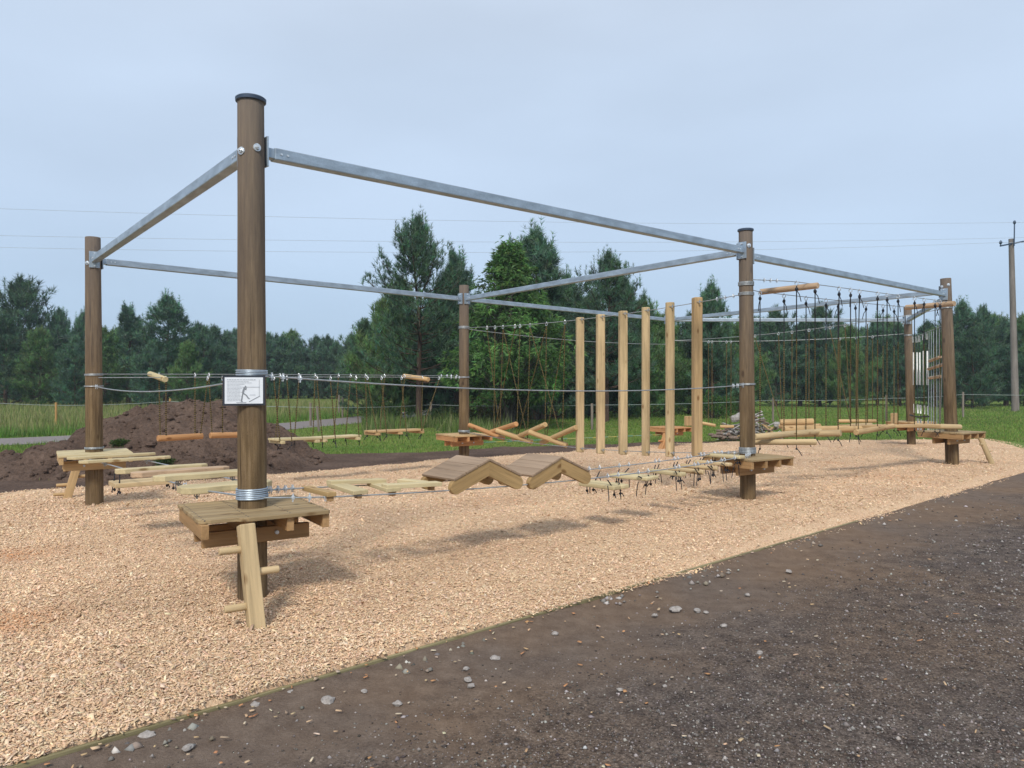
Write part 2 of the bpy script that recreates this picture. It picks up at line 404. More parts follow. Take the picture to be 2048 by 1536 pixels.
n.links.new(c, b.inputs['Base Color']); bump(n, b, fine, .8, .015)
def yard_z(u, v):
    p = xy(u, v); return .018 * fbm(p.x, p.y, .6) + .006 * fbm(p.x, p.y, 4) - .012 + .024 * max(0, 1 - (-1.63 - v) / .3)
sheet('gravel_yard', list(np.arange(-9, 17.2, .15)), lambda u: (-14, -1.63), lambda u, v, f, p: yard_z(u, v), m, 90, kind='structure')
# -- gravel lane
m, n, b = mat('lane_gravel', .95, .1); p = pos_attr(n)
g = noise(n, p, 12, 5, .7); c = ramp(n, g, [(.3, (.15, .135, .135)), (.7, (.26, .235, .23))]); n.links.new(c, b.inputs['Base Color'])
lane = [(-30, 18.5), (-19, 21), (-15.2, 22.6), (-12.5, 25.2), (-9.8, 29.2), (-8.3, 33), (-6.9, 37.5), (-4.4, 47), (0, 60), (5.5, 71), (9, 84), (12, 110)]
def lane_pts(off):
    o = []
    for i, q in enumerate(lane):
        a = Vector(lane[max(i - 1, 0)]); c_ = Vector(lane[min(i + 1, len(lane) - 1)]); d = (c_ - a).normalized(); nn = Vector((-d.y, d.x))
        r = Vector(q) + nn * off; o.append(r)
    return o
la, lb = lane_pts(-1.6), lane_pts(1.6); vs, fs = [], []
for i in range(len(la) - 1):
    for j in range(8):
        f = j / 8
        for s_ in range(5):
            q = la[i].lerp(la[i + 1], f).lerp(lb[i].lerp(lb[i + 1], f), s_ / 4); vs.append((q.x, q.y, gz(q.x, q.y) - .016))
rows = len(vs) // 5
fs = [(i * 5 + j, i * 5 + j + 1, (i + 1) * 5 + j + 1, (i + 1) * 5 + j) for i in range(rows - 1) for j in range(4)]
npmesh('gravel_lane', vs, fs, m, kind='structure')
lane_np = np.array(lane)
def lane_dist(x, y):
    best = np.full(x.shape, 1e9)
    for i in range(len(lane) - 1):
        a = lane_np[i]; d = lane_np[i + 1] - a; t = np.clip(((x - a[0]) * d[0] + (y - a[1]) * d[1]) / (d @ d), 0, 1)
        best = np.minimum(best, np.hypot(x - a[0] - t * d[0], y - a[1] - t * d[1]))
    return best
# -- soil mounds
domes = [(-7.3, 16.9, 2.6, 3.0, 1.36), (-8.95, 14.75, .95, .9, .66), (-7.6, 15.6, 2.6, 2.2, .62), (-5.5, 16.3, 1.5, 2.2, .42), (-9.9, 14.7, 2.6, 1.4, .36), (-6.3, 15.2, 2.0, 1.7, .5)]
def mound_h(x, y):
    wx = x + .35 * fbm(x, y, .55); wy = y + .3 * fbm(y, x, .6); h = 0
    for cx, cy, rx, ry, a in domes:
        r = ((wx - cx) / rx) ** 2 + ((wy - cy) / ry) ** 2
        h = max(h, a * max(0, 1 - r) ** .65) if a > .5 or True else h
    return h
def mound_z(x, y):
    h = mound_h(x, y); k = min(1, h / .25)
    return gz(x, y) - .06 + h + k * (.12 * fbm(x, y, 1.3) + .085 * fbm(x, y, 3.8, 5) + .04 * fbm(x, y, 11, 3))
xs = np.arange(-14.5, -1.8, .055); ys = np.arange(12.6, 20.4, .055); idx = {}; vs = []; fs = []
H_ = {}
for j, y in enumerate(ys):
    for i, x in enumerate(xs):
        H_[i, j] = mound_h(x, y)
def vid(i, j):
    if (i, j) not in idx: idx[i, j] = len(vs); vs.append((xs[i], ys[j], mound_z(xs[i], ys[j])))
    return idx[i, j]
for j in range(len(ys) - 1):
    for i in range(len(xs) - 1):
        if max(H_[i, j], H_[i + 1, j + 1], H_[i + 1, j], H_[i, j + 1]) > 0: fs.append((vid(i, j), vid(i + 1, j), vid(i + 1, j + 1), vid(i, j + 1)))
npmesh('soil_mound', vs, fs, M['soil'], smooth=True, kind='structure')

def clods():
    q = random.Random(17); b_ = MB(); k = 0
    while k < 900:
        x = q.uniform(-12, -3.6); y = q.uniform(12.9, 18.5)
        if mound_h(x, y) <= .02: continue
        k += 1; r_ = min(.10, q.gammavariate(2.0, .012) + .008); c = Vector((x, y, mound_z(x, y) + r_ * .2)); n0 = len(b_.v); b_.ball(c, r_, 6, 4, (q.uniform(.7, 1.3), q.uniform(.7, 1.3), .75))
        for i in range(n0, len(b_.v)):
            v_ = Vector(b_.v[i]); d_ = v_ - c; b_.v[i] = tuple(c + d_ * (1 + .5 * mnoise.noise(v_ * 14)))
    b_.build('soil_clods', M['soil'], label='crumbled soil clods lying over the soil mound', category='soil clods', kind='stuff')
clods()

# ================================================================ scattered ground stuff
UVu = np.array(U); UVn = np.array(NV); An = np.array(A)
def uvn(x, y):
    dx, dy = x - An[0], y - An[1]; return dx * UVu[0] + dy * UVu[1], dx * UVn[0] + dy * UVn[1]
def gzn(x, y):
    return -0.02 * np.clip(uvn(x, y)[1], 0, 8)
uu = np.arange(-12, UMAX, .05); V0 = np.array([chip_v0(u) for u in uu]); V1 = np.array([chip_v1(u) for u in uu])
uS = np.arange(-12, 17.5, .1); VS = np.array([soil_v1(u) for u in uS])
def wedge(nn, d0, d1, power=1.0, half=.80):
    q = rng.random(nn)
    d = d0 * (d1 / d0) ** q if power == 1.0 else (d0 ** (1 - power) + q * (d1 ** (1 - power) - d0 ** (1 - power))) ** (1 / (1 - power))
    x = (rng.random(nn) * 2 - 1) * half * d; return x, d
def chips(name, x, y, z, L, W, T, colr, tilt=.34, **t):
    k = len(x); yaw = rng.random(k) * 6.283; ti = rng.normal(0, tilt, k); ro = rng.normal(0, tilt * .8, k)
    ax = np.stack([np.cos(yaw) * np.cos(ti), np.sin(yaw) * np.cos(ti), np.sin(ti)], 1)
    ay = np.stack([-np.sin(yaw) * np.cos(ro), np.cos(yaw) * np.cos(ro), np.sin(ro)], 1)
    az = np.cross(ax, ay); c = np.stack([x, y, z + .3 * L * np.abs(np.sin(ti))], 1); V = []
    for i in (-.5, .5):
        for j in (-.5, .5):
            for h in (-.5, .5):
                V.append(c + ax * (i * L * (1 if j < 0 else .8))[:, None] + ay * (j * W)[:, None] + az * (h * T)[:, None])
    V = np.stack(V, 1).reshape(-1, 3); o = (np.arange(k) * 8)[:, None]
    base = [(1, 5, 7, 3), (0, 4, 5, 1), (2, 3, 7, 6), (0, 1, 3, 2), (4, 6, 7, 5)]
    f = np.concatenate([o + np.array(q) for q in base])
    return npmesh(name, V, f, M['chip'], np.repeat(colr, 8, 0), **t)
def pick(cols, k, jit=.12):
    c = np.array(cols)[rng.integers(0, len(cols), k)]; return np.clip(c * (1 + rng.normal(0, jit, (k, 1))) * (1 + rng.normal(0, .03, (k, 3))), .01, 1)
chip_cols = [(.70, .50, .33), (.62, .42, .27), (.78, .59, .41), (.60, .41, .26), (.74, .56, .38), (.66, .47, .31), (.66, .44, .28), (.76, .60, .43), (.54, .38, .26), (.71, .51, .34)]
x, y = wedge(470000, 2.9, 24, 1.3); u_, v_ = uvn(x, y)
ok = (u_ > -11.8) & (u_ < UMAX - .1) & (v_ > np.interp(u_, uu, V0) - .025 * (rng.random(len(x)) < .3) - np.clip(u_ - 1, 0, 2) * .03 * rng.random(len(x))) & (v_ < np.interp(u_, uu, V1) - .03); x, y, u_, v_ = x[ok], y[ok], u_[ok], v_[ok]
k = len(x); e_ = np.clip((np.interp(u_, uu, V1) - v_) / .35, 0, 1)
fz = np.array([.025 * fbm(a, b_, .7) + .012 * fbm(a, b_, 4) for a, b_ in zip(x, y)])
z = gzn(x, y) + .012 + (.03 + fz) * e_ - .05 * (1 - e_) + rng.uniform(-.004, .012, k) - .05 * np.clip(1 - (v_ + 1.6) / .22, 0, 1) * np.clip((u_ - 1) / 3, 0, 1)
dd = np.hypot(x, y); grow = np.clip(dd / 8, 1, 1.35)
L = rng.gamma(4, .0040, k) * grow; W = L * rng.uniform(.22, .5, k)
cc_ = pick(chip_cols, k); pat = np.array([mnoise.fractal(Vector((a * .9, b_ * .9, 7)), 1.0, 2.0, 3) for a, b_ in zip(x, y)])[:, None]
cc_ = cc_ * (1 + .16 * np.clip(pat, -1.2, 1))
for q_, rr in (((12, 1120), .42), ((14, 1262), .30), ((980, 1010), .5), ((1790, 960), .7)):
    g_ = gp(*q_); w_ = (np.exp(-((x - g_.x) ** 2 + (y - g_.y) ** 2) / rr ** 2) * rng.random(k) * (1 if rr < .45 else .5))[:, None]; cc_ = cc_ * (1 - w_) + np.array((.62, .30, .14)) * w_
chips('bark_chips', x, y, z, L, W, np.full(k, .003) * grow, cc_, label='loose orange brown wood chips covering the play area', category='wood chips', kind='stuff')
# chips strewn over the yard
x, y = wedge(900, 2.2, 13, 1.2); u_, v_ = uvn(x, y); ok = (v_ < -1.7) & (rng.random(len(x)) < np.where(v_ > -2.4, 1.0, .55)); x, y, v_ = x[ok], y[ok], v_[ok]; k = len(x)
x2, y2 = wedge(13000, 2.6, 13, 1.2); u2, v2 = uvn(x2, y2); ok = (v2 < -1.60) & (rng.random(len(x2)) < np.exp((v2 + 1.60) * 11) * .8) & (v2 > -2.2); x = np.r_[x, x2[ok]]; y = np.r_[y, y2[ok]]; k = len(x)
chips('scattered_chips', x, y, np.full(k, .006) + .026 * np.exp(np.minimum((uvn(x, y)[1] + 1.60), 0) * 9) + rng.uniform(0, .006, k), rng.gamma(4, .0045, k) + .006, rng.gamma(3, .0026, k) + .003, np.full(k, .003),
      pick([(.46, .31, .18), (.50, .36, .23), (.52, .43, .32), (.42, .22, .11), (.36, .27, .19)], k), .15, label='stray wood chips scattered over the dark gravel', category='wood chips', kind='stuff')
def stones(x, y, z, r, colr, name, **t):
    k = len(x); base = np.array([(1, 0, 0), (0, 1, 0), (-1, 0, 0), (0, -1, 0), (0, 0, .75), (0, 0, -.6)], float)
    V = base[None] * r[:, None, None] * rng.uniform(.55, 1.3, (k, 6, 3)); yaw = rng.random(k) * 6.283
    c_, s_ = np.cos(yaw)[:, None], np.sin(yaw)[:, None]; X = V[:, :, 0] * c_ - V[:, :, 1] * s_; Y = V[:, :, 0] * s_ + V[:, :, 1] * c_
    V = np.stack([X + x[:, None], Y + y[:, None], V[:, :, 2] + z[:, None]], 2).reshape(-1, 3); o = (np.arange(k) * 6)[:, None]
    f = np.concatenate([o + np.array(q) for q in [(0, 1, 4), (1, 2, 4), (2, 3, 4), (3, 0, 4), (1, 0, 5), (2, 1, 5), (3, 2, 5), (0, 3, 5)]])
    return npmesh(name, V, f, M['stone'], np.repeat(colr, 6, 0), **t)
x, y = wedge(150000, 2.1, 14, 1.5); u_, v_ = uvn(x, y)
dens = np.clip((-v_ - 2.1) / 1.2 + rng.normal(0, .15, len(x)), .05, 1); ok = (v_ < -1.66) & (rng.random(len(x)) < dens); x, y = x[ok], y[ok]; k = len(x)
gcols = [(.07, .06, .055), (.11, .095, .088), (.15, .13, .12), (.22, .20, .19), (.32, .30, .285), (.055, .046, .042), (.13, .10, .08), (.17, .15, .145)]
z0 = np.array([.018 * fbm(a, b_, .6) + .006 * fbm(a, b_, 4) - .012 for a, b_ in zip(x, y)])
stones(x, y, z0 + .001, np.clip(rng.gamma(2.6, .0016, k), .0015, .016) * np.clip(np.hypot(x, y) / 5, 1, 1.8), pick(gcols, k, .25), 'gravel', label='fine dark grey gravel lying over the yard', category='gravel', kind='stuff')
# coarse rubble along the edge board
x, y = wedge(34000, 2.6, 12, 1.1); u_, v_ = uvn(x, y); cl = np.array([mnoise.noise(Vector((a * 1.1, 0, 0))) for a in u_])
ok = (v_ < -1.66) & (v_ > -1.93) & (u_ < 9) & (rng.random(len(x)) < np.clip(.05 + .8 * (cl > .05) * np.exp((v_ + 1.66) * 6), 0, 1) * np.where(u_ > 1.5, 1, .25)); x, y = x[ok], y[ok]; k = len(x)
stones(x, y, np.full(k, .001), np.clip(rng.gamma(3, .0052, k), .003, .032), pick([(.20, .185, .17), (.28, .26, .24), (.15, .14, .13), (.36, .34, .32), (.24, .20, .16)], k, .2), 'edge_rubble', label='pale stone rubble heaped along the low edge board', category='rubble', kind='stuff')
# single stones one could pick up
def stone_mesh(r, seed):
    q = random.Random(seed); b_ = MB(); vs, fs = [], []; nn, mm = 10, 7; off = q.random() * 50
    for i in range(mm + 1):
        th = math.pi * i / mm
        for k_ in range(nn):
            a = 2 * math.pi * k_ / nn; dv = Vector((math.sin(th) * math.cos(a), math.sin(th) * math.sin(a), math.cos(th)))
            rr = r * (1 + .42 * mnoise.noise(dv * 1.5 + Vector((off, 0, 0)))); vs.append(Vector((dv.x * rr * 1.25, dv.y * rr, dv.z * rr * .62 + r * .3)))
    for i in range(mm):
        for k_ in range(nn): fs.append((i * nn + k_, (i + 1) * nn + k_, (i + 1) * nn + (k_ + 1) % nn, i * nn + (k_ + 1) % nn))
    b_.add(vs, fs, vs); return b_
def rockmat():
    m, n, b = mat('rock', .9, .2); g = noise(n, attr(n).outputs['Vector'], 40, 4, .7)
    n.links.new(ramp(n, g, [(.3, (.20, .18, .165)), (.7, (.42, .39, .37))]), b.inputs['Base Color']); bump(n, b, g, .6, .01); return m
M['rock'] = rockmat()
singles = [(293, 1473, 18), (374, 1497, 12), (655, 1402, 17), (580, 1388, 12), (510, 1412, 14), (795, 1408, 10), (935, 1360, 10), (990, 1317, 11), (932, 1338, 8), (1110, 1268, 8),
           (1350, 1220, 14), (1395, 1222, 9), (1448, 1252, 8), (1520, 1306, 8), (1412, 1225, 6), (1310, 1231, 7), (1578, 1143, 7), (1240, 1380, 7), (1330, 1373, 6), (1495, 1190, 6), (942, 1372, 9), (728, 1383, 8)]
for i, (px, py, sz) in enumerate(singles):
    g_ = gp(px, py); r = sz * g_.y / F * .75
    stone_mesh(r, i).build('stone', M['rock'], loc=(0, 0, 0), smooth=True)
    o = col.objects[-1] if False else bpy.data.objects['stone' if i == 0 else 'stone.%03d' % i]; o.location = (g_.x, g_.y, -r * .22); o.rotation_euler.z = i * 1.3
    o['category'] = 'stone'; o['group'] = 'loose stones on the yard in front of the chips'
    o['label'] = {0: 'flat pinkish stone by the edge board, nearest the bottom left corner', 2: 'pale flat stone on the dark soil just below the ladder post foot', 10: 'largest grey rock half sunk in the soil beyond the edge rubble',
                  12: 'small white stone alone on dark gravel right of the largest grey rock'}.get(i, 'small loose pale stone lying on the dark yard soil')
# edge board
b_ = MB()
b_.beam(Vector((*xy(-11, -1.612), -.032)), Vector((*xy(6.5, -1.612), -.045)), .022, .13)
b_.build('edge_board', M['edge'], bevel=.004, label='long low weathered board along the front edge of the wood chips', category='edge board')

# ================================================================ grass
def blades(name, x, y, z, h, wd, colr, m, lean=.35, **t):
    k = len(x); yaw = rng.random(k) * 6.283; la_ = rng.random(k) * 6.283; le = rng.normal(0, lean, k) * h
    base = np.stack([x, y, z], 1); s_ = np.stack([np.cos(yaw) * wd, np.sin(yaw) * wd, np.zeros(k)], 1) / 2
    tip = base + np.stack([np.cos(la_) * le, np.sin(la_) * le, h], 1)
    V = np.stack([base - s_, base + s_, tip], 1).reshape(-1, 3); f = np.arange(3 * k).reshape(-1, 3)
    return npmesh(name, V, f, m, np.repeat(colr, 3, 0), **t)
mh = {}
def free_grass(x, y, margin=0.0):
    u, v = uvn(x, y); inside = (u > -12) & (u < UMAX + margin) & (v > -14) & (v < np.interp(u, uu, V1) - .02)
    soil_ = (u > -10) & (u < 16.5) & (v < np.interp(u, uS, VS) - rng.random(len(x)) * .5) & (v > -2)
    yard = (v < -1.5) & (u > -12) & (u < 17.1 + rng.random(len(x)) * .3) & (v > -16)
    lanes = lane_dist(x, y) < 1.5 + rng.random(len(x)) * .3
    dm = np.zeros(len(x), bool)
    for cx, cy, rx, ry, a in domes: dm |= ((x - cx) / rx) ** 2 + ((y - cy) / ry) ** 2 < .95
    return ~(inside | soil_ | yard | lanes | dm)
def fbmn(x, y, s): return np.array([mnoise.noise(Vector((a * s, b_ * s, 1.7))) for a, b_ in zip(x, y)])
x, y = wedge(330000, 12, 62, 1.0, .78); ok = free_grass(x, y); x, y = x[ok], y[ok]; k = len(x); f1 = fbmn(x, y, .35)
c1 = pick([(.11, .20, .035), (.14, .24, .045), (.09, .16, .035), (.17, .25, .055), (.21, .22, .075)], k, .2) * (1 + .35 * f1[:, None])
x_u, x_v = uvn(x, y); short = np.clip((x_u > 6) * .6 + (y < 30) * .55, 0, 1)
blades('grass', x, y, gzn(x, y) - .03, rng.gamma(5, .021, k) * (1 - short * .6) * np.clip(1 + f1, .4, 1.8), np.full(k, .022) * np.clip(y / 22, 1, 2), c1, M['blade'],
       label='rough green grass around and beyond the play area', category='grass', kind='stuff')
# tall weeds between the chips and the pines
x = rng.uniform(-9, 3, 30000); y = rng.uniform(21, 33, 30000); cl = fbmn(x, y, .7); ok = free_grass(x, y) & (cl > .08) & (y > 25) & (np.abs(x / y + .10) < .10); x, y, cl = x[ok], y[ok], cl[ok]; k = len(x)
blades('tall_weeds', x, y, gzn(x, y) - .03, rng.gamma(7, .055, k) * (.7 + cl), np.full(k, .03), pick([(.11, .19, .04), (.16, .22, .06), (.08, .14, .04), (.24, .25, .12)], k, .2), M['blade'], .3,
       label='tall unmown grass and weeds at the feet of the pines', category='weeds', kind='stuff')
# straw coloured meadow beyond the lane
x, y = wedge(120000, 24, 70, .8, .78); ld = lane_dist(x, y)
side = np.interp(x, [q[0] for q in lane], [q[1] for q in lane]) < y - .5
ok = (x < 2) & side & (ld > 1.9); x, y, ld = x[ok], y[ok], ld[ok]; k = len(x); near = np.clip((ld - 1.9) / 2.5, 0, 1)[:, None]
cc = pick([(.25, .26, .10), (.20, .24, .08), (.29, .28, .13), (.15, .21, .06)], k, .15) * near + pick([(.11, .23, .04), (.09, .19, .04)], k, .15) * (1 - near)
blades('meadow_grass', x, y, gzn(x, y) - .03, rng.gamma(9, .032, k), np.full(k, .05), cc, M['blade'], .25, label='tall straw coloured meadow grass beyond the gravel lane', category='meadow grass', kind='stuff')

# ================================================================ trees
def tuft_mesh(T, D, S, kk, spread, wr, base_c, jit):
    n_ = len(T); T = np.repeat(T, kk, 0); D = np.repeat(D, kk, 0); S = np.repeat(S, kk); m_ = len(T)
    d = D + rng.normal(0, spread, (m_, 3)); d /= np.linalg.norm(d, axis=1)[:, None]
    L = S * rng.uniform(.6, 1.15, m_); r_ = rng.normal(0, 1, (m_, 3)); s_ = np.cross(d, r_); s_ /= np.linalg.norm(s_, axis=1)[:, None]
    s_ *= (L * wr)[:, None] / 2; T = T + D * (rng.random(m_) * S * .5)[:, None]
    V = np.stack([T - s_, T + s_, T + d * L[:, None]], 1).reshape(-1, 3)
    C = np.repeat(np.repeat(base_c, kk, 0) * (1 + rng.normal(0, jit, (m_, 1))), 3, 0)
    return V, np.clip(C, .003, 1)
def pine_proto(seed, H, Rad, cb, nwh, dens=1.0, tint=(.034, .058, .034), tuft=.26, kk=11, open_=0.0, trunk=.035, asym=0.0, fing=2):
    q = random.Random(seed); wood_ = MB(); T, D, S, C = [], [], [], []
    bend = [Vector((q.uniform(-.02, .02) * H * f_, q.uniform(-.02, .02) * H * f_, H * f_)) for f_ in (0, .25, .5, .75, 1)]; bend[0] = Vector((0, 0, -.2))
    def tp(f_):
        f_ = min(max(f_, 0), .9999) * 4; i = int(f_); return bend[i].lerp(bend[i + 1], f_ - i)
    wood_.tube([tp(i / 12) for i in range(13)], .1, 7, rs=[trunk * H * .5 * (1 - .93 * i / 12) for i in range(13)])
    for i in range(nwh):
        p_ = i / (nwh - 1); hf = cb + (1 - cb) * p_ ** .92 * .97
        prof = (min(1, .6 + 2.0 * p_) * (1 - p_) ** .68 + .04) * (1 + .18 * math.sin(p_ * 9 + seed))
        nb = q.randint(4, 6) if p_ < .85 else 4; a0 = q.random() * 6.28
        for k_ in range(nb):
            if q.random() < open_ * (1 - p_): continue
            az = a0 + 6.28 * k_ / nb + q.uniform(-.4, .4); Lb = Rad * prof * q.choice([.55, .75, .9, 1.0, 1.12, 1.3]) * (1 + asym * math.cos(az - 1.0))
            el = q.uniform(-.05, .3) + .55 * p_; curve = q.uniform(.45, 1.0)
            pt = tp(hf + q.uniform(-.012, .012)).copy(); pts = [pt.copy()]; ns = 7; dirs = []
            for s_ in range(ns):
                e_ = el + curve * (s_ / ns) ** 1.5; dv = Vector((math.cos(az) * math.cos(e_), math.sin(az) * math.cos(e_), math.sin(e_)))
                az += q.uniform(-.16, .16); pt = pt + dv * (Lb / ns); pts.append(pt.copy()); dirs.append(dv)
            wood_.tube(pts, .02, 4, cap=False, rs=[max(.008, .010 * Lb * (1.25 - j / ns) + .006) for j in range(ns + 1)])
            shade = q.uniform(.8, 1.22)
            for fi in range(fing):      # upright shoots
                b0 = pts[q.choice([ns, ns, ns - 1, ns - 2, ns - 3])] + Vector((q.gauss(0, .12), q.gauss(0, .12), 0)) * Rad * .6; hh = q.uniform(.3, .95) * (.5 + .7 * p_) * H / 8
                for g_i in range(5): T.append(b0 + Vector((0, 0, hh * g_i / 5))); D.append((dirs[-1] * .25 + Vector((q.uniform(-.2, .2), q.uniform(-.2, .2), 1))).normalized()); S.append(tuft * (1.05 - .1 * g_i)); C.append([x_ * shade * q.uniform(1.0, 1.7) for x_ in tint])
            for s_ in range(1, ns + 1):
                f_ = s_ / ns
                if f_ < .28 + .2 * q.random() and p_ < .8: continue
                dv = dirs[s_ - 1]; side = Vector((-dv.y, dv.x, 0)).normalized()
                nt_ = max(1, int(round((2.2 + 5.5 * (1 - abs(f_ - .62)) * prof) * dens)))
                for _ in range(nt_):
                    l = Lb * q.uniform(-.34, .34) * (1.15 - f_ * .65); b_ = pts[s_] + side * l + dv * q.uniform(-.5, .5) * Lb / ns + Vector((0, 0, q.uniform(-.10, .16) * (1 + .5 * Rad)))
                    dd_ = (dv * .6 + side * (l * .8) + Vector((0, 0, .75 + .3 * q.random()))).normalized()
                    T.append(b_); D.append(dd_); S.append(tuft * q.uniform(.7, 1.25)); C.append([x_ * shade * q.uniform(.8, 1.25) for x_ in tint])
    for i in range(int(10 * dens) + 6):
        f_ = 1 - i * .01; b_ = tp(f_); T.append(b_); D.append(Vector((q.uniform(-.5, .5), q.uniform(-.5, .5), 1)).normalized()); S.append(tuft); C.append(tint)
    V, Cc = tuft_mesh(np.array(T), np.array(D), np.array(S), kk, .52, .085, np.array(C), .15)
    wm = wood_
    return V, Cc, wm
protos = {}
def make_proto(key, *a, barkm='bark', **k):
    V, C, wm = pine_proto(*a, **k)
    cr_ = npmesh('crown', V, np.arange(len(V)).reshape(-1, 3), M['needle'], C)
    tr_ = wm.build('trunk', M[barkm], loc=(0, 0, 0), smooth=True)
    protos[key] = (cr_.data, tr_.data, a[1]); bpy.data.objects.remove(cr_); bpy.data.objects.remove(tr_)
def tree(key, x, y, H, label, cat='pine tree', group=None, name='pine_tree', rz=None, wide=1.0, zoff=-.05, parts=('trunk', 'crown')):
    t = thing(name, (x, y, gz(x, y) + zoff), label, cat, group); e_ = t['_o']
    s_ = H / protos[key][2]; e_.rotation_euler.z = random.random() * 6.28 if rz is None else rz; wide *= 1.3; e_.scale = (s_ * wide, s_ * wide, s_)
    for nm, me in ((parts[0], protos[key][1]), (parts[1], protos[key][0])):
        o = bpy.data.objects.new(nm, me); col.objects.link(o); o.parent = e_
    return e_
blue = (.068, .132, .082); grn = (.092, .165, .060); dk = (.055, .105, .060)
make_proto('open', 3, 8.6, 2.5, .22, 19, dens=1.6, tint=(.062, .115, .070), tuft=.24, kk=12, open_=.10, trunk=.028)
make_proto('spire', 5, 7.5, 1.55, .10, 17, dens=1.4, tint=blue, tuft=.27, kk=12)
make_proto('tall', 8, 8.0, 2.0, .12, 17, dens=1.5, tint=(.074, .142, .086), tuft=.30, kk=12)
make_proto('bush', 12, 7.0, 2.35, .06, 14, dens=1.35, tint=grn, tuft=.36, kk=11)
make_proto('bush2', 21, 7.0, 2.0, .05, 15, dens=1.3, tint=blue, tuft=.36, kk=11)
make_proto('bush3', 33, 7.0, 2.6, .05, 13, dens=1.3, tint=dk, tuft=.38, kk=11, asym=.25)
make_proto('far', 41, 8.0, 2.4, .05, 11, dens=.9, tint=(.072, .138, .080), tuft=.5, kk=9)
# -- the bright broadleaf tree with drooping feathery leaves
def broadleaf(seed, H, Rx):
    q = random.Random(seed); wood_ = MB(); T, D, S, C = [], [], [], []
    stems = []
    for i in range(5):
        a = i * 1.26 + q.random(); top = Vector((math.cos(a) * Rx * .35, math.sin(a) * Rx * .35, H * q.uniform(.7, .95))); base = Vector((math.cos(a) * .15, math.sin(a) * .15, -.1))
        pts = [base.lerp(top, j / 8) + Vector((q.uniform(-.08, .08), q.uniform(-.08, .08), 0)) * j for j in range(9)]; stems.append(pts)
        wood_.tube(pts, .05, 6, rs=[.085 * (1 - .85 * j / 8) for j in range(9)])
    n_ = 0
    while n_ < 310:
        z = H * q.uniform(.16, 1.0); f_ = z / H
        prof = (min(1, .55 + 1.2 * f_) if f_ < .42 else max(0, 1 - (f_ - .42) / .60) ** 1.0) * Rx
        a = q.random() * 6.28; rr = prof * math.sqrt(q.random()) * q.uniform(.85, 1.15); c = Vector((math.cos(a) * rr, math.sin(a) * rr, z)); n_ += 1
        st = q.choice(stems); j = min(8, max(1, int(f_ * 8) - 1)); wood_.tube([st[j], st[j].lerp(c, .55) + Vector((0, 0, .12)), c], .012, 3, cap=False)
        sh = q.choice([.5, .7, .85, 1.0, 1.2, 1.5]); cs = q.uniform(.26, .44)
        for _ in range(40):
            dv = Vector((q.gauss(0, 1), q.gauss(0, 1), q.gauss(0, .75))).normalized() * cs * q.random() ** .4
            T.append(c + dv); out = Vector((dv.x, dv.y, 0)); out = out.normalized() if out.length > 0 else Vector((1, 0, 0))
            D.append((out * .8 + Vector((0, 0, -.55 + .5 * q.random()))).normalized()); S.append(q.uniform(.11, .24)); C.append([x_ * sh * q.uniform(.8, 1.2) for x_ in (.10, .20, .06)])
    V, Cc = tuft_mesh(np.array(T), np.array(D), np.array(S), 6, .38, .22, np.array(C), .15)
    return V, Cc, wood_
V, C_, wm = broadleaf(4, 7.0, 2.45)
lt = thing('broadleaf_tree', (0, 0, 0), 'bright light green broadleaf tree with drooping leaves behind the rear middle pole', 'broadleaf tree'); d_ = 28.5
lt['_o'].location = ((1018 - 1024) / F * d_, d_, -.2); lt['_loc'] = Vector((0, 0, 0))
npmesh('crown', V, np.arange(len(V)).reshape(-1, 3), M['leaf'], C_, parent=lt['_o']); wm.build('trunk', M['bark2'], parent=lt, smooth=True)
def T_(key, px, ytop, ybase, label, wide=1.0, **k):
    d = (CAMZ + .16) * F / (ybase - HZ); x = (px - 1024) / F * d; H = CAMZ + (HZ - ytop) / F * d + .16
    return tree(key, x, d, H, label, wide=wide, **k)
T_('open', 838, 450, 848, 'tallest tree, open crowned pine with a bare straight trunk left of the rear middle pole', .92, rz=.6)
T_('bush', 800, 575, 836, 'full green pine filling in left of the tall open pine trunk', .85); T_('bush3', 890, 565, 834, 'full dark pine filling in right of the tall open pine trunk', .8)
T_('tall', 1135, 560, 834, 'full pine between the bright broadleaf tree and the hanging timbers', .85); T_('bush2', 1245, 575, 834, 'full bluish pine right behind the third hanging timber', .9)
T_('bush3', 1180, 600, 832, 'full dark pine right behind the first hanging timber', .9); T_('bush', 1330, 640, 830, 'full green pine right behind the fifth hanging timber', .9)
T_('spire', 913, 518, 838, 'narrow dark pine tip between the tall open pine and the bright broadleaf tree', .95)
T_('tall', 1072, 476, 838, 'tall dense pine rising behind the right side of the bright broadleaf tree', 1.1, rz=2)
T_('spire', 1030, 500, 830, 'slim pine tip showing between the bright broadleaf tree and the dense pine right of it', .9)
T_('bush3', 1110, 590, 838, 'dark low pine at the right foot of the bright broadleaf tree', .9)
T_('open', 1213, 517, 842, 'broad dark pine behind the row of six hanging timbers', .95, rz=3.1)
T_('bush2', 1150, 650, 836, 'low bushy pine behind the leftmost hanging timbers', .8)
T_('bush', 1290, 612, 834, 'green bushy pine behind the right half of the hanging timbers', .8)
T_('tall', 1424, 578, 832, 'pine with a spiky top just left of the right front pole', .82)
T_('bush3', 1378, 640, 828, 'squat dark pine between the hanging timbers and the spiky topped pine', .9)
T_('bush', 770, 610, 838, 'bushy pine with a bulging crown left of the tall open pine', .72)
T_('bush2', 870, 600, 832, 'dark bushy pine filling the gap between the tall open pine and the rear middle pole', .85)
T_('bush3', 735, 655, 834, 'low wide pine at the left end of the near tree group', .75)
T_('bush2', 960, 600, 832, 'dark pine mostly hidden behind the bright broadleaf tree', .8)
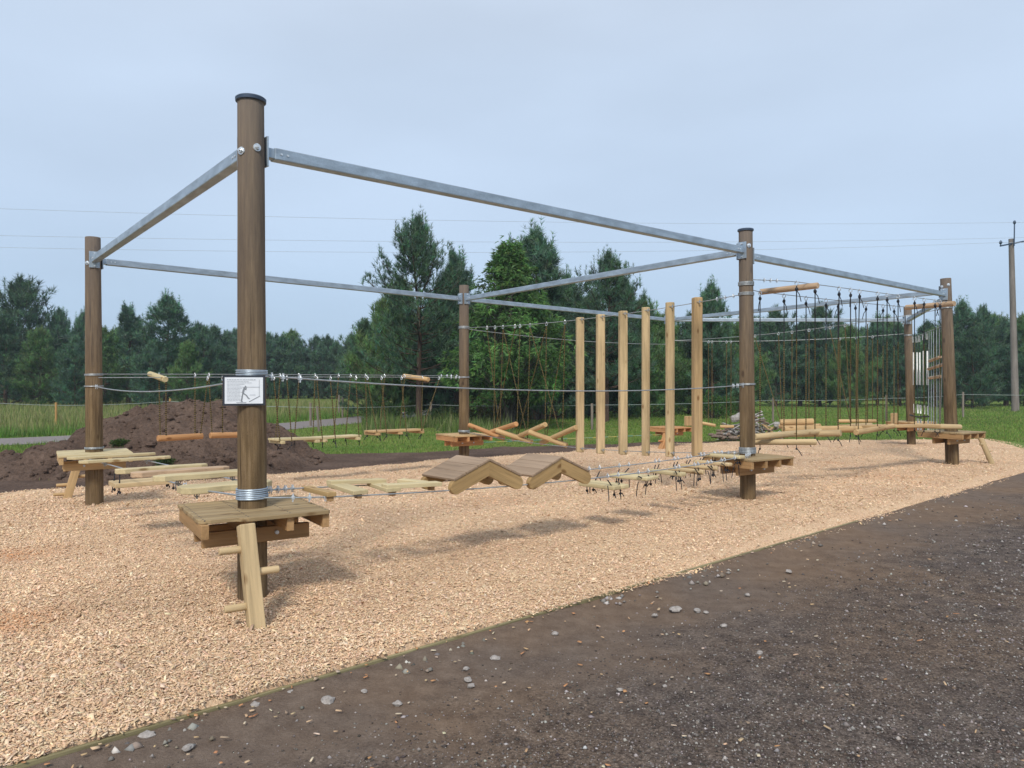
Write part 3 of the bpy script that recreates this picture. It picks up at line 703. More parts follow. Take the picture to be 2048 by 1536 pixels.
T_('bush', 1480, 650, 826, 'low green pine hidden behind the right front pole', .8)
# left wood edge
for key, px, yt, yb, w_, lb in (('bush3', 40, 573, 806, 1.0, 'tallest broad dark pine at the left end of the wood'), ('bush2', 118, 628, 806, .8, 'pine with a pointed top between the broad dark pine and the left rear pole'),
        ('tall', 170, 632, 808, .85, 'pine whose tip shows just left of the left rear pole'), ('spire', 258, 620, 808, 1.3, 'slim pine with a needle sharp tip right of the left rear pole'),
        ('tall', 332, 600, 812, 1.2, 'tallest pine between the left rear pole and the nearest pole'), ('bush2', 408, 662, 810, .85, 'shorter pine at the right end of the left wood'),
        ('bush', 210, 665, 812, 1.0, 'bushy green pine behind the left rear pole'), ('bush', 80, 665, 812, 1.0, 'low green pine in front of the tallest left pine'), ('bush2', 300, 690, 815, .9, 'low pine in front of the tallest pine right of the left rear pole'),
        ('bush', 375, 690, 816, .9, 'low green pine over the top of the soil mound'), ('bush3', 10, 640, 812, 1.0, 'dark pine cut by the left frame edge'), ('bush2', 150, 680, 816, .9, 'low bluish pine left of the left rear pole')):
    T_(key, px, yt, yb, lb, w_)
# far wood rows behind the lane
rt = random.Random(5)
def row(x0, x1, step, yt0, yt1, yb, label, group, keys=('far', 'bush2', 'bush', 'bush3'), wide=1.0):
    px = x0
    while px < x1:
        T_(rt.choice(keys), px, rt.uniform(yt0, yt1), yb + rt.uniform(-1.5, 1.5), label, wide * rt.uniform(.85, 1.2), group=group); px += step * rt.uniform(.75, 1.25)
row(425, 745, 15, 666, 706, 796, 'pine in the distant wood between the nearest pole and the tall open pine', 'distant pines beyond the meadow')
row(-120, 440, 30, 650, 690, 800, 'pine standing behind the front trees of the left wood', 'rear pines of the left wood')
row(730, 1130, 24, 640, 690, 800, 'distant pine glimpsed between the trunks behind the rear middle pole', 'distant pines behind the middle trees', wide=1.1)
row(1180, 1520, 24, 640, 690, 800, 'distant pine behind the hanging timbers', 'distant pines behind the hanging timbers', wide=1.1)
for key, px, yt, yb, w_, lb in (('bush3', 1552, 628, 812, .8, 'dark pine right beside the right front pole'), ('spire', 1600, 648, 812, 1.3, 'pine behind the first hanging ropes right of the right front pole'),
        ('bush3', 1640, 622, 812, .8, 'dark bulky pine behind the middle of the rope bridge'), ('bush', 1700, 660, 814, .9, 'light green pine behind the middle of the rope bridge'),
        ('tall', 1755, 640, 812, .9, 'pine left of the right rear pole behind the hanging ropes'), ('bush2', 1800, 655, 812, .9, 'bluish pine right behind the right rear pole'),
        ('tall', 1926, 612, 812, 1.0, 'pine with a sharp tip just right of the far right pole'), ('bush2', 1968, 624, 812, .8, 'round topped pine between the far right pole and the utility pole'), ('spire', 2012, 650, 812, 1.4, 'pine left of the utility pole foot'),
        ('bush', 2050, 640, 812, .9, 'green pine right of the utility pole at the frame edge'), ('bush', 1870, 665, 812, .9, 'green pine behind the net between the far right and right rear poles'), ('bush3', 1945, 668, 816, .9, 'low dark pine in front of the round topped pine')):
    T_(key, px, yt, yb, lb, w_)
row(1500, 2120, 27, 640, 680, 800, 'pine in the rear row of the right wood', 'rear pines of the right wood', wide=1.1)
row(-150, 2200, 40, 700, 725, 789, 'far off pine on the skyline of the wood', 'far off skyline pines', keys=('far',), wide=1.7)
# extra pines outside the frame, so that the wood goes on
# -- understorey shrubs
def shrub(seed, H, Rr, tint):
    q = random.Random(seed); T, D, S, C = [], [], [], []; wd = MB()
    for i in range(26):
        a = q.random() * 6.28; rr = Rr * math.sqrt(q.random()); c = Vector((math.cos(a) * rr, math.sin(a) * rr, H * q.uniform(.25, .85) * (1.1 - .5 * rr / Rr))); wd.tube([Vector((0, 0, -.05)), c], .012, 4, cap=False)
        for _ in range(36):
            dv = Vector((q.gauss(0, 1), q.gauss(0, 1), q.gauss(0, 1))).normalized() * .26 * q.random() ** .4; T.append(c + dv); D.append((dv + Vector((0, 0, .1))).normalized()); S.append(q.uniform(.08, .15)); C.append([x_ * q.uniform(.7, 1.3) for x_ in tint])
    V, Cc = tuft_mesh(np.array(T), np.array(D), np.array(S), 4, .5, .45, np.array(C), .15); return V, Cc, wd
for i, (px, py, H, Rr, tint, lb) in enumerate([(765, 846, 1.0, .9, (.05, .09, .03), 'low leafy shrub left of the tall open pine trunk'), (960, 846, 1.3, .8, (.10, .10, .045), 'brownish shrub under the bright broadleaf tree'),
        (1020, 850, 1.1, .9, (.09, .10, .045), 'straggly shrub behind the crossed hanging logs'), (895, 846, .9, .8, (.045, .085, .03), 'dark shrub left of the rear middle pole'), (1425, 836, 1.6, .9, (.07, .14, .035), 'bright sapling growth under the spiky topped pine'),
        (1335, 822, 1.1, .9, (.09, .17, .04), 'pale green shrub behind the hanging timbers'), (1210, 826, 1.0, .8, (.07, .13, .035), 'small shrub behind the leftmost hanging timbers')]):
    g_ = gp(px, py); V, C_, wd = shrub(i + 50, H, Rr, tint); t = thing('shrub', (g_.x, g_.y, g_.z - .05), lb, 'shrub'); t2 = {'_o': t['_o'], '_loc': Vector((0, 0, 0))}
    npmesh('foliage', V, np.arange(len(V)).reshape(-1, 3), M['leaf'], C_, parent=t['_o']); wd.build('stems', M['bark2'], parent=t2)
# bare trunks seen under the crowns
for px, pb, pt_, w_, lb in ((1065, 838, 740, .27, 'dark bare tree trunk left of a pair under the dense pine'), (1087, 838, 735, .33, 'thicker dark bare tree trunk right of a pair under the dense pine')):
    g_ = gp(px, pb); t = thing('pine_tree', (g_.x, g_.y, g_.z), lb, 'pine tree'); b_ = MB()
    b_.tube([g_ + Vector((0, 0, -.1)), g_ + Vector((.05, 0, 1.5)), g_ + Vector((.0, .1, 4.2))], .1, 8, rs=[w_ / 2, w_ / 2.5, w_ / 5]); b_.build('trunk', M['bark2'], parent=t, smooth=True)
    o = bpy.data.objects.new('crown', protos['bush2'][0]); col.objects.link(o); o.parent = t['_o']; o.location = (0, 0, 1.9); o.scale = (.5, .5, .5)
# sprigs on the mound
for i, (px, py, d, lb) in enumerate([(240, 852, 14.6, 'green sprig growing on the left flank of the soil mound'), (330, 908, 13.9, 'dark green sprig low on the front of the soil mound')]):
    p_ = P(px, py, d); V, C_, wd = shrub(i + 80, .25, .28, (.07, .11, .035)); V = np.array(V) * np.array([.34, .34, .25])
    z = mound_z(p_.x, p_.y); npmesh('weed_sprig', V + np.array([0, 0, .0]), np.arange(len(V)).reshape(-1, 3), M['leaf'], C_, label=lb, category='weed').location = (p_.x, p_.y, z)

# ================================================================ the ropes course
UP = Vector((0, 0, 1))
def V3(x, y, z): return Vector((x, y, z))
# key: base px, base depth, top (px,py), radius base/top
POL = {'A': (505, 5.43, 502, 200, .104, .092), 'B': (189, 10.25, 186, 475, .112, .096), 'C': (1496, 10.05, 1491, 460, .103, .090), 'D': (1905, 14.35, 1891, 557, .118, .094),
       'E': (928, 15.3, 928, 571, .107, .098), 'F': (1823, 19.25, 1815, 613, .104, .094), 'G': (1339, 20.0, 1337, 618, .10, .092)}
LBL = {'A': 'nearest thick brown round pole, the largest, with a dark cap and the paper sign', 'B': 'brown round pole at the far left carrying two steel beams', 'C': 'brown round pole with a dark cap in front of the right hand side',
       'D': 'leaning brown round pole at the far right beside the utility pole', 'E': 'reddish brown round pole in the rear middle', 'F': 'brown round pole at the right rear beside the white rods', 'G': 'brown round pole at the rear hidden behind the hanging timbers'}
pole = {}
def poledir(k): b_, t_ = pole[k]; return b_, t_
for k, (bx, d, tx, ty, r0, r1) in POL.items():
    b0 = V3((bx - 1024) / F * d, d, gz((bx - 1024) / F * d, d)); t0 = P(tx, ty, d); pole[k] = (b0, t0)
def at(k, z):     # pole axis at height z
    b_, t_ = pole[k]; f_ = (z - b_.z) / (t_.z - b_.z); return b_.lerp(t_, f_)
def rad(k, z):
    b_, t_ = pole[k]; f_ = (z - b_.z) / (t_.z - b_.z); return POL[k][4] + (POL[k][5] - POL[k][4]) * f_
pt = {}
for k in POL:
    t = thing('round_pole', pole[k][0], LBL[k], 'pole', 'upright poles of the ropes course'); pt[k] = t; b_ = MB(); b0, t0 = pole[k]
    hs = [-.3, 0, .4, .8, 1.2, 1.6, 2.0, 2.4, 2.8, 3.2, t0.z - b0.z - .01, t0.z - b0.z]
    b_.tube([at(k, b0.z + h) for h in hs], .1, 28, rs=[rad(k, b0.z + h) * (.97 if i == len(hs) - 1 else 1) for i, h in enumerate(hs)], wob=.012); b_.build('shaft', M['pole'], parent=t, smooth=True)
    if k in 'AC':
        c_ = MB(); r_ = POL[k][5]; ax = (t0 - b0).normalized(); c_.tube([t0 - ax * .022, t0 - ax * .018, t0 + ax * .004, t0 + ax * .012, t0 + ax * .016], .1, 32, rs=[r_ + .006, r_ + .014, r_ + .016, r_ + .006, .02]); c_.build('cap', M['cap'], parent=t, smooth=True)
def wraps(k, z, n_, r=.0065, label=True, dz=None):
    b_ = MB(); ax = (pole[k][1] - pole[k][0]).normalized()
    for i in range(n_):
        zz = z + i * (dz or r * 2.1); tl = Vector((random.uniform(-.02, .02), random.uniform(-.02, .02), 0)); b_.ring(at(k, zz), ax + tl, rad(k, zz) + r, r, 30, 6)
    b_.build('cable_wrap', M['galv'] if k == 'A' else M['cable'], parent=pt[k], smooth=True)
wraps('A', .765, 6); wraps('A', 1.645, 4); wraps('B', 1.70, 2); wraps('B', 1.55, 1, .008); wraps('B', .70, 2); wraps('C', 2.90, 4); wraps('C', 2.77, 3); wraps('C', 1.57, 2)
wraps('C', .66, 6); wraps('E', 2.70, 4); wraps('E', 1.70, 2); wraps('E', .60, 3); wraps('D', 3.02, 4); wraps('D', .74, 2); wraps('F', 2.80, 3); wraps('G', 2.6, 3)
for k, z in (('A', 3.28), ('B', 3.25), ('C', 3.42), ('D', 3.46)):
    c = at(k, z); s_ = Vector((-c.x, -c.y, 0)).normalized(); r_ = rad(k, z)
    for a, dz in ((.45, .0), (-.75, -.03)):
        q = Vector((s_.x * math.cos(a) - s_.y * math.sin(a), s_.x * math.sin(a) + s_.y * math.cos(a), 0)); b_ = MB(); p0 = c + q * (r_ - .01) + UP * dz
        b_.tube([p0, p0 + q * .016], .028, 16); b_.tube([p0 + q * .016, p0 + q * .03], .017, 6); b_.tube([p0 + q * .03, p0 + q * .042], .009, 8); b_.build('bolt', M['shiny'], parent=pt[k])
# horizontal steel beams
BZ = {'A': 3.28, 'B': 3.265, 'C': 3.36, 'D': 3.28, 'E': 3.30, 'F': 3.20, 'G': 3.27}
def steelbeam(a, c, label, za=None, zc=None, s_=.088):
    pa, pc = at(a, za or BZ[a]), at(c, zc or BZ[c]); d = (pc - pa).normalized(); p0 = pa + d * (rad(a, 3.3) + .02); p1 = pc - d * (rad(c, 3.3) + .02)
    t = thing('steel_beam', (p0 + p1) / 2, label, 'steel beam', 'galvanized beams joining the pole tops'); b_ = MB(); b_.beam(p0 + d * .05, p1 - d * .05, s_, s_); b_.build('tube', M['galv'], parent=t, bevel=.008)
    for p, dd in ((p0, d), (p1, -d)):
        e_ = MB(); sx = dd.cross(UP).normalized(); u = sx.cross(dd); e_.box(p - dd * .012, (dd, sx, u), (.012, .13, .22)); e_.box(p + dd * .035, (dd, sx, u), (.10, s_ - .016, s_ - .016)); e_.build('end_plate', M['galv'], parent=t, bevel=.003)
        n_ = MB()
        for q in (-.085, .085): n_.tube([p + u * q - dd * .006, p + u * q + dd * .014], .013, 6)
        for q in (.10, .15): n_.tube([p + dd * q + sx * (s_ / 2 + .006), p + dd * q - sx * (s_ / 2 + .006)], .009, 6)
        n_.build('bolts', M['shiny'], parent=t)
steelbeam('A', 'B', 'galvanized steel beam rising from the far left pole to the nearest pole')
steelbeam('A', 'C', 'longest looking galvanized beam from the nearest pole down to the right front pole')
steelbeam('B', 'E', 'pale steel beam running from the far left pole to the rear middle pole')
steelbeam('C', 'E', 'steel beam from the rear middle pole up to the right front pole')
steelbeam('C', 'D', 'steel beam between the right front pole and the far right pole above the log bridge', 3.30)
steelbeam('E', 'G', 'steel beam from the rear middle pole back behind the hanging timbers')
steelbeam('D', 'G', 'faint steel beam crossing behind the ropes from the far right pole', 3.34)
steelbeam('D', 'F', 'short looking steel beam between the far right pole and the right rear pole', 3.22)
steelbeam('G', 'F', 'level steel beam at the very back ending at the right rear pole')
# platforms
TH = R(33); AX = Vector((math.cos(TH), math.sin(TH), 0)); BX = Vector((math.sin(TH), -math.cos(TH), 0))
def platform(k, z, label, size=.86, mats=('deck', 'joist'), nb=7, flip=1):
    c = at(k, z); c.z = z; t = thing('platform', V3(c.x, c.y, pole[k][0].z), label, 'platform', 'wooden platforms round the poles'); w_ = size / nb
    for i in range(nb):
        o_ = -size / 2 + w_ * (i + .5); ln = size + random.uniform(-.004, .012); b_ = MB(); cc = c + BX * o_ + UP * (-.014)
        if i == nb - 1 and k == 'A':      # front board: left end cut back with a rounded corner, right part stands proud
            p = [(-.43, -.06), (.43, -.06), (.43, .055), (.415, .075), (-.13, .075), (-.16, .062), (-.20, .03), (-.235, .018), (-.36, .018), (-.40, .005), (-.43, -.03)]
            vs = [cc + AX * a_ + BX * b2 + UP * h for h in (-.014, .014) for a_, b2 in p]; m_ = len(p); gs = [(b2, h, a_) for h in (0, .03) for a_, b2 in p]
            fs = [tuple(range(m_)), tuple(m_ + j for j in range(m_))[::-1]] + [(j, m_ + j, m_ + (j + 1) % m_, (j + 1) % m_) for j in range(m_)]
            b_.add(vs, fs, gs)
        else: b_.box(cc + AX * random.uniform(-.004, .004), (AX, BX, UP), (ln, w_ - .009, .028))
        b_.build('deck_board', M[mats[0]], parent=t, bevel=.005)
    for a_ in (-.40, -.125, .155, .405):
        b_ = MB(); b_.box(c + AX * (a_ * size / .86) + UP * (-.028 - .048), (BX, AX, UP), (size - .03, .048, .094)); b_.build('joist', M[mats[1]], parent=t, bevel=.003)
    for s_ in (-1, 1):
        b_ = MB(); b_.box(c + BX * (s_ * (rad(k, z) + .027)) + AX * .0 + UP * (-.028 - .096 - .055), (AX, BX, UP), (size * .86, .048, .105)); b_.build('bearer', M[mats[1]], parent=t, bevel=.003)
    if k == 'A':
        b_ = MB()
        for i in range(nb):
            for a_ in (-.40, -.125, .155, .405):
                for e_ in (-.03, .03): q_ = c + AX * a_ + BX * (-size / 2 + w_ * (i + .5) + e_); b_.tube([q_ - UP * .004, q_ + UP * .0015], .0055, 6)
        b_.build('screws', M['back'], parent=t, kind='stuff')
    b_ = MB()
    for s_ in (-.13, .13): b_.tube([c + BX * (rad(k, z) + .045) + AX * s_ + UP * -.17, c + BX * (rad(k, z) + .075) + AX * s_ + UP * -.17], .014, 8)
    b_.build('bolts', M['shiny'], parent=t)
    return t, c
pA, cA = platform('A', .70, 'square wooden platform round the nearest pole, closest to the viewer')
pB, cB = platform('B', .655, 'pale wooden platform round the far left pole', mats=('pale', 'ora2'), nb=6)
pC, cC = platform('C', .62, 'wooden platform round the right front pole at the end of the swinging steps', .84)
pD, cD = platform('D', .67, 'wooden platform round the far right pole with a log propped against it', .86)
pE, cE = platform('E', .55, 'orange brown wooden platform round the rear middle pole', .86, ('ora2', 'orange'))
pG, cG = platform('G', .42, 'orange brown platform at the very back seen between the hanging timbers', .86, ('orange', 'orange'))
pF, cF = platform('F', .60, 'far platform round the right rear pole behind the log bridge', .86, ('ora2', 'orange'))
# a cut post stub standing on each of the two rear platforms
for (px, py, d, lb) in ((1376, 847, 20.3, 'short cut timber block standing on the platform at the very back'), (1789, 842, 18.9, 'short orange timber block standing left of the right rear pole')):
    p = P(px, py, d); b_ = MB(); b_.box(p + UP * .07, (AX, BX, UP), (.19, .10, .26)); b_.build('timber_block', M['ora2'], bevel=.008, label=lb, category='timber block')
# leaning climbing posts
def climb(p0, p1, s_, label, rungs, m_='new', square=True, rl=.13, axis=None):
    t = thing('climbing_post', V3(p1.x, p1.y, p1.z), label, 'climbing post', 'leaning posts with rungs for climbing up'); b_ = MB(); d = (p1 - p0).normalized()
    if square: b_.beam(p0, p1 + d * .05, s_, s_, up=BX)
    else: b_.log(p0, p1 + d * .05, s_ / 2)
    b_.build('post', M[m_], parent=t, bevel=.008 if square else 0, smooth=not square)
    for f_, sd_ in rungs:
        p = p0.lerp(p1, f_); b_ = MB(); q = (axis or AX) * sd_; b_.log(p + q * (s_ / 2 - .01), p + q * (s_ / 2 + rl), .024, 14, ch=.004); b_.build('rung', M[m_], parent=t, smooth=True)
climb(V3(-1.735, 4.885, .675), gp(514, 1272), .1, 'pale square leaning post with three dowel rungs below the nearest platform', [(.22, -1), (.44, 1), (.73, -1)])
g_ = gp(133, 1000); climb(P(152, 938, g_.y + .12), g_, .11, 'orange leaning post with rungs under the far left platform', [(.5, -1), (.25, 1), (.8, -1)], 'ora2', rl=.14)
g_ = gp(1986, 932); climb(P(1958, 868, g_.y + .25), g_, .10, 'leaning round post at the right end of the far right platform', [(.32, -1), (.55, 1)], 'new', False, .07)
g_ = gp(1322, 901); climb(P(1334, 868, g_.y + .1), g_, .13, 'reddish leaning post under the platform at the very back', [(.4, -1)], 'orange', rl=.14)
# sign
c = at('A', 1.555); toc = Vector((-c.x, -c.y, 0)).normalized(); sx = Vector((-toc.y, toc.x, 0)); 
if sx.x < 0: sx = -sx
n_ = Vector((sx.y, -sx.x, 0)); n_ = n_ if n_.dot(toc) > 0 else -n_
fr = c + n_ * (rad('A', 1.55) + .016); q_ = (488 - 1024) / F; s_0 = (q_ * fr.y - fr.x) / (sx.x - q_ * sx.y); sc_ = fr + sx * s_0; sc_.z = CAMZ + (HZ - 781) / F * sc_.y
t = thing('sign', sc_, 'white paper sign with a grey climbing figure and text on the nearest pole', 'sign')
b_ = MB(); b_.box(sc_ - n_ * .006, (sx, n_, UP), (.285, .006, .212)); b_.build('backing', M['back'], parent=t)
b_ = MB(); b_.box(sc_, (sx, n_, UP), (.255, .003, .186)); b_.build('sheet', M['paper'], parent=t)
def S2(x, y): return sc_ + n_ * .0028 + sx * (x * .255) + UP * (y * .186)
def stroke(b_, pts, w_):
    for (x0, y0), (x1, y1) in zip(pts, pts[1:]): b_.beam(S2(x0, y0), S2(x1, y1), .0012, w_, up=(S2(x1, y1) - S2(x0, y0)).cross(n_).normalized())
b_ = MB(); rs_ = random.Random(3)
def textline(y, x0, x1, w_):
    x = x0
    while x < x1: l = rs_.uniform(.025, .08); stroke(b_, [(x, y), (min(x + l, x1), y)], w_); x += l + .014
textline(.41, -.44, .30, .0055)
for i in range(15): textline(.345 - i * .052, -.44, (.12, .2, .02, -.1, .0, -.06)[i % 6] if i < 6 else -.11 + .03 * (i % 3), .0028)
b_.build('text_lines', M['ink2'], parent=t)
b_ = MB()
stroke(b_, [(.02, .12), (-.01, .02), (-.03, -.10)], .013); stroke(b_, [(-.03, -.10), (-.05, -.25), (-.07, -.42)], .008); stroke(b_, [(-.03, -.10), (.06, -.18), (.12, -.31)], .008); stroke(b_, [(.12, -.31), (.155, -.31)], .004)
stroke(b_, [(-.07, -.42), (-.03, -.42)], .004); stroke(b_, [(.01, .10), (.05, .02), (.06, .11)], .005); b_.ball(S2(.035, .15), .0065, 10, 6, (1, .1, 1))
stroke(b_, [(.13, -.43), (.42, -.21)], .004); stroke(b_, [(.05, .13), (.41, .13)], .0018); stroke(b_, [(.40, .42), (.40, -.22)], .0018); stroke(b_, [(-.2, -.46), (.06, -.46)], .003); stroke(b_, [(.15, -.17), (.3, -.17)], .0018); b_.build('drawing', M['ink'], parent=t)
# ---------------------------------------------------------------- cables
def span(a, c, off, za, zc, sag=0.0, lead=.1, zmid=None):
    pa, pc = at(a, za), at(c, zc); d = Vector((pc.x - pa.x, pc.y - pa.y, 0)); nn = Vector((-d.y, d.x, 0)).normalized()
    def f(t_):
        o_ = off * min(1, t_ / lead, (1 - t_) / lead) + (.0 if abs(off) > 0 else 0); edge = math.copysign(1, off) * rad(a, za) * max(0, 1 - t_ / lead) * .9 if off else 0
        edge2 = math.copysign(1, off) * rad(c, zc) * max(0, 1 - (1 - t_) / lead) * .9 if off else 0
        return pa.lerp(pc, t_) + nn * (o_ + edge + edge2) - UP * (sag * 4 * t_ * (1 - t_))
    f.pa, f.pc, f.nn, f.off = pa, pc, nn, off
    return f
def tpx(f, px, off=None):
    o_ = f.off if off is None else off; a_ = f.pa + f.nn * o_; d = f.pc - f.pa; r_ = (px - 1024) / F
    return (r_ * a_.y - a_.x) / (d.x - r_ * d.y)
def line_pt(f, px, py, off):
    t_ = tpx(f, px, off); a_ = f.pa + f.nn * off + (f.pc - f.pa) * t_; return P(px, py, a_.y)
def cable(name, f, label, r=.006, clamps=(), m_='cable', t0=0.0, t1=1.0, group=None, n=26, cat='cable'):
    t = thing(name, f((t0 + t1) / 2), label, cat, group); b_ = MB(); b_.tube([f(t0 + (t1 - t0) * i / n) for i in range(n + 1)], r, 6); b_.build('wire', M[m_], parent=t, smooth=True)
    for q in clamps:
        p = f(q); e_ = f(q + .003); d = (e_ - p).normalized(); X, Y, _ = frame(d); c_ = MB(); c_.box(p, (d, X, Y), (.022, .03, .022)); c_.ring(p + Y * .006, d, .015, .004, 8, 4)
        c_.tube([p - Y * .03 + X * .01, p + Y * .03 + X * .01], .004, 5); c_.tube([p - Y * .03 - X * .01, p + Y * .03 - X * .01], .004, 5); c_.build('cable_clamp', M['shiny'], parent=t)
    return t
fABh = span('A', 'B', 0, 1.63, 1.55, .085); cable('hand_cable', fABh, 'sagging wire hand cable between the far left pole and the nearest pole', .007, (.985, .97), t0=.02)
fACh = span('A', 'C', 0, 1.655, 1.57, .10); cable('hand_cable', fACh, 'long sagging wire hand cable from the nearest pole to the right front pole', .007, (.022, .035, .055, .95, .965, .985), t0=.012)
fBEn = span('B', 'E', -.17, 1.665, 1.70, -.01); fBEf = span('B', 'E', .17, 1.715, 1.735, -.01)
cable('overhead_cable', fBEn, 'lower of the two head height cables between the far left and rear middle poles', .006, (.93, .95, .965)); cable('overhead_cable', fBEf, 'upper of the two head height cables between the far left and rear middle poles', .006, (.93, .95, .965, .985))
fABn = span('A', 'B', .20, .79, .61, .0); fABf = span('A', 'B', -.26, .79, .61, .0)
cable('bridge_cable', fABn, 'left bridge cable under the planks between the nearest and far left platforms', .007, (.16, .2)); cable('bridge_cable', fABf, 'right bridge cable under the planks between the nearest and far left platforms', .007)
fACn = span('A', 'C', -.20, .775, .665, .095, .06); fACf = span('A', 'C', .20, .80, .68, .085, .06)
cable('bridge_cable', fACn, 'front bridge cable from the nearest pole to the right front pole carrying the low steps', .006, (.035, .052, .07, .95, .96, .97)); cable('bridge_cable', fACf, 'rear bridge cable from the nearest pole to the right front pole carrying the low steps', .006, (.02, .03, .04, .05, .06, .93, .95))
fCDn = span('C', 'D', -.30, 2.97, 3.08, .0); fCDf = span('C', 'D', .30, 2.90, 3.03, .02)
cable('overhead_cable', fCDn, 'upper near cable over the log bridge on the right', .006, (.03, .045, .06)); cable('overhead_cable', fCDf, 'lower far cable over the log bridge on the right', .006, (.95, .96))
fCEt = span('C', 'E', 0, 2.79, 2.72, .10); cable('overhead_cable', fCEt, 'top cable holding the six hanging timbers', .006, (.03, .05, .07))
fCEb = span('C', 'E', 0, .66, .60, .13); cable('bridge_cable', fCEb, 'low cable tying the feet of the six hanging timbers', .006, (.03, .045, .06))
fEG = span('E', 'G', 0, 2.70, 2.62, .08); cable('overhead_cable', fEG, 'thin cable from the rear middle pole back to the rearmost pole', .007)
fEGl = span('E', 'G', 0, .36, .22, .0); cable('bridge_cable', fEGl, 'thin striped green and yellow line low above the grass at the back', .011, m_='slack', cat='line')
fDG = span('D', 'G', .0, 3.02, 2.72, .12); cable('overhead_cable', fDG, 'cable slanting up to the far right pole behind the hanging ropes', .007)
fGF = span('G', 'F', .0, 2.72, 2.86, .09); cable('overhead_cable', fGF, 'cable at the back between the rearmost and right rear poles', .007)
fDF = span('D', 'F', .0, 2.72, 2.70, .0); cable('overhead_cable', fDF, 'cable holding the white rods between the far right and right rear poles', .007)
# ---------------------------------------------------------------- rope hangers
def ringbody(b_, p, r=.026):
    b_.ring(p - UP * r, Vector((.7, .7, 0)), r, .006, 12, 5); b_.ball(p + UP * .012, r * .45, 6, 4)
def hanger(t, top, bot, knot=True, tail=.13, black=0.0, rr=.0085, ring=True, dirx=None, rsz=.024):
    if ring: b_ = MB(); ringbody(b_, top, rsz); b_.build('shackle', M['shiny'], parent=t, smooth=True)
    a_ = top - UP * .055; b_ = MB(); q = random.uniform(0, 6.28); tl = Vector((math.cos(q), math.sin(q), 0)) * (tail * .5) if dirx is None else dirx
    if black > 0:
        m_ = a_.lerp(bot, black); b_.tube([a_, m_], rr, 6); b_.tube([a_ - UP * .06, a_ - UP * .12 + tl * .5, a_ - UP * .22 + tl * .8], rr * .8, 5); b_.build('rope', M['black'], parent=t, smooth=True)
        b_ = MB(); b_.tube([m_, bot], rr * 1.05, 6); b_.build('rope', M['rope'], parent=t, smooth=True)
    else:
        b_.tube([a_, bot], rr, 6); b_.build('rope', M['rope'], parent=t, smooth=True)
    if knot:
        b_ = MB(); b_.ball(a_ - UP * .045, .024, 8, 6, (1, 1, 1.25)); b_.build('knot', M['black'], parent=t, smooth=True)
    if tail > 0:
        b_ = MB(); b_.tube([bot, bot - UP * .05, bot - UP * (tail * .55) + tl * .45, bot - UP * tail + tl], rr * .8, 5); b_.ball(bot - UP * .055, .016, 6, 4); b_.build('rope_tail', M['black'], parent=t, smooth=True)
def nearest_on(p0, p1, q):
    d = p1 - p0; r_ = q.x / q.y; t_ = (r_ * p0.y - p0.x) / (d.x - r_ * d.y); return p0 + d * min(.94, max(.06, t_))
# B-E: head height swings
def be(px0, px1, y0, y1, kind, label, hx, off=0.0, m_='orange'):
    p0, p1 = line_pt(fBEn, px0, y0, off), line_pt(fBEn, px1, y1, off); d = (p1 - p0).normalized(); nn = fBEn.nn
    t = thing('hanging_step', (p0 + p1) / 2, label, 'hanging step', 'steps hung between the far left and rear middle poles')
    if kind == 'log': b_ = MB(); b_.log(p0, p1, .045); b_.build('log', M[m_], parent=t, smooth=True); hw = .0
    else:
        hw = .15
        for s_ in (-.078, .078): b_ = MB(); b_.beam(p0 + nn * s_, p1 + nn * s_, .148, .035); b_.build('board', M[m_], parent=t, bevel=.005)
        for q in ((.06, .5, .94) if kind == 'wide' else (.1, .9)):
            b_ = MB(); c = p0.lerp(p1, q) - UP * .042; b_.beam(c - nn * .2, c + nn * .2, .07, .045); b_.build('crossbar', M[m_], parent=t, bevel=.004)
    for side, px in hx:
        f_ = fBEn if side == 'n' else fBEf; top = f_(tpx(f_, px)); bt = nearest_on(p0, p1, top) + nn * (hw * (-1 if side == 'n' else 1)) - UP * .04; hanger(t, top, bt, knot=False, tail=.13 if kind != 'log' else 0, rr=.0085)
be(315, 405, 877, 872, 'log', 'left orange hanging log in front of the soil mound', [('f', 318), ('n', 332), ('f', 390), ('n', 415)])
be(420, 492, 871, 869, 'log', 'orange hanging log disappearing behind the nearest pole', [('f', 418), ('n', 445), ('n', 480)])
be(545, 632, 879, 876, 'board', 'pale plank step hanging just right of the nearest pole', [('n', 574), ('f', 598), ('n', 548), ('f', 560)], m_='pale')
be(630, 713, 876, 871, 'board', 'second pale plank step hanging over the grass, right of the first', [('n', 634), ('f', 630), ('n', 661), ('f', 677), ('n', 712), ('f', 701)], m_='pale')
be(738, 838, 863, 859, 'wide', 'longest orange plank step with three crossbars near the rear middle platform', [('f', 731), ('n', 735), ('n', 763), ('f', 769), ('n', 803), ('f', 809), ('n', 845), ('n', 878)], m_='ora2')
def spacer(p0, p1, r, label, m_='pink'):
    b_ = MB(); b_.log(p0, p1, r); b_.build('spacer_log', M[m_], smooth=True, label=label, category='spacer log', group='short logs spreading the overhead cables')
def spc(f, px0, y0, px1, y1, o0, o1, r, label, m_='pink'): spacer(line_pt(f, px0, y0, o0), line_pt(f, px1, y1, o1), r, label, m_)
spc(fBEn, 300, 748, 331, 759, .34, -.26, .042, 'short log laid across the cables right of the far left pole', 'pale'); spc(fBEn, 808, 752, 857, 759, .42, -.3, .045, 'short log laid across the cables left of the rear middle pole', 'ora2')
spc(fCDn, 1521, 584, 1636, 571, .44, -.46, .043, 'peeled log hung level beside the right front pole near its top'); spc(fCDn, 1812, 615, 1909, 607, .5, -.44, .048, 'peeled log tied near the top of the far right pole', 'pink')
b_ = MB()
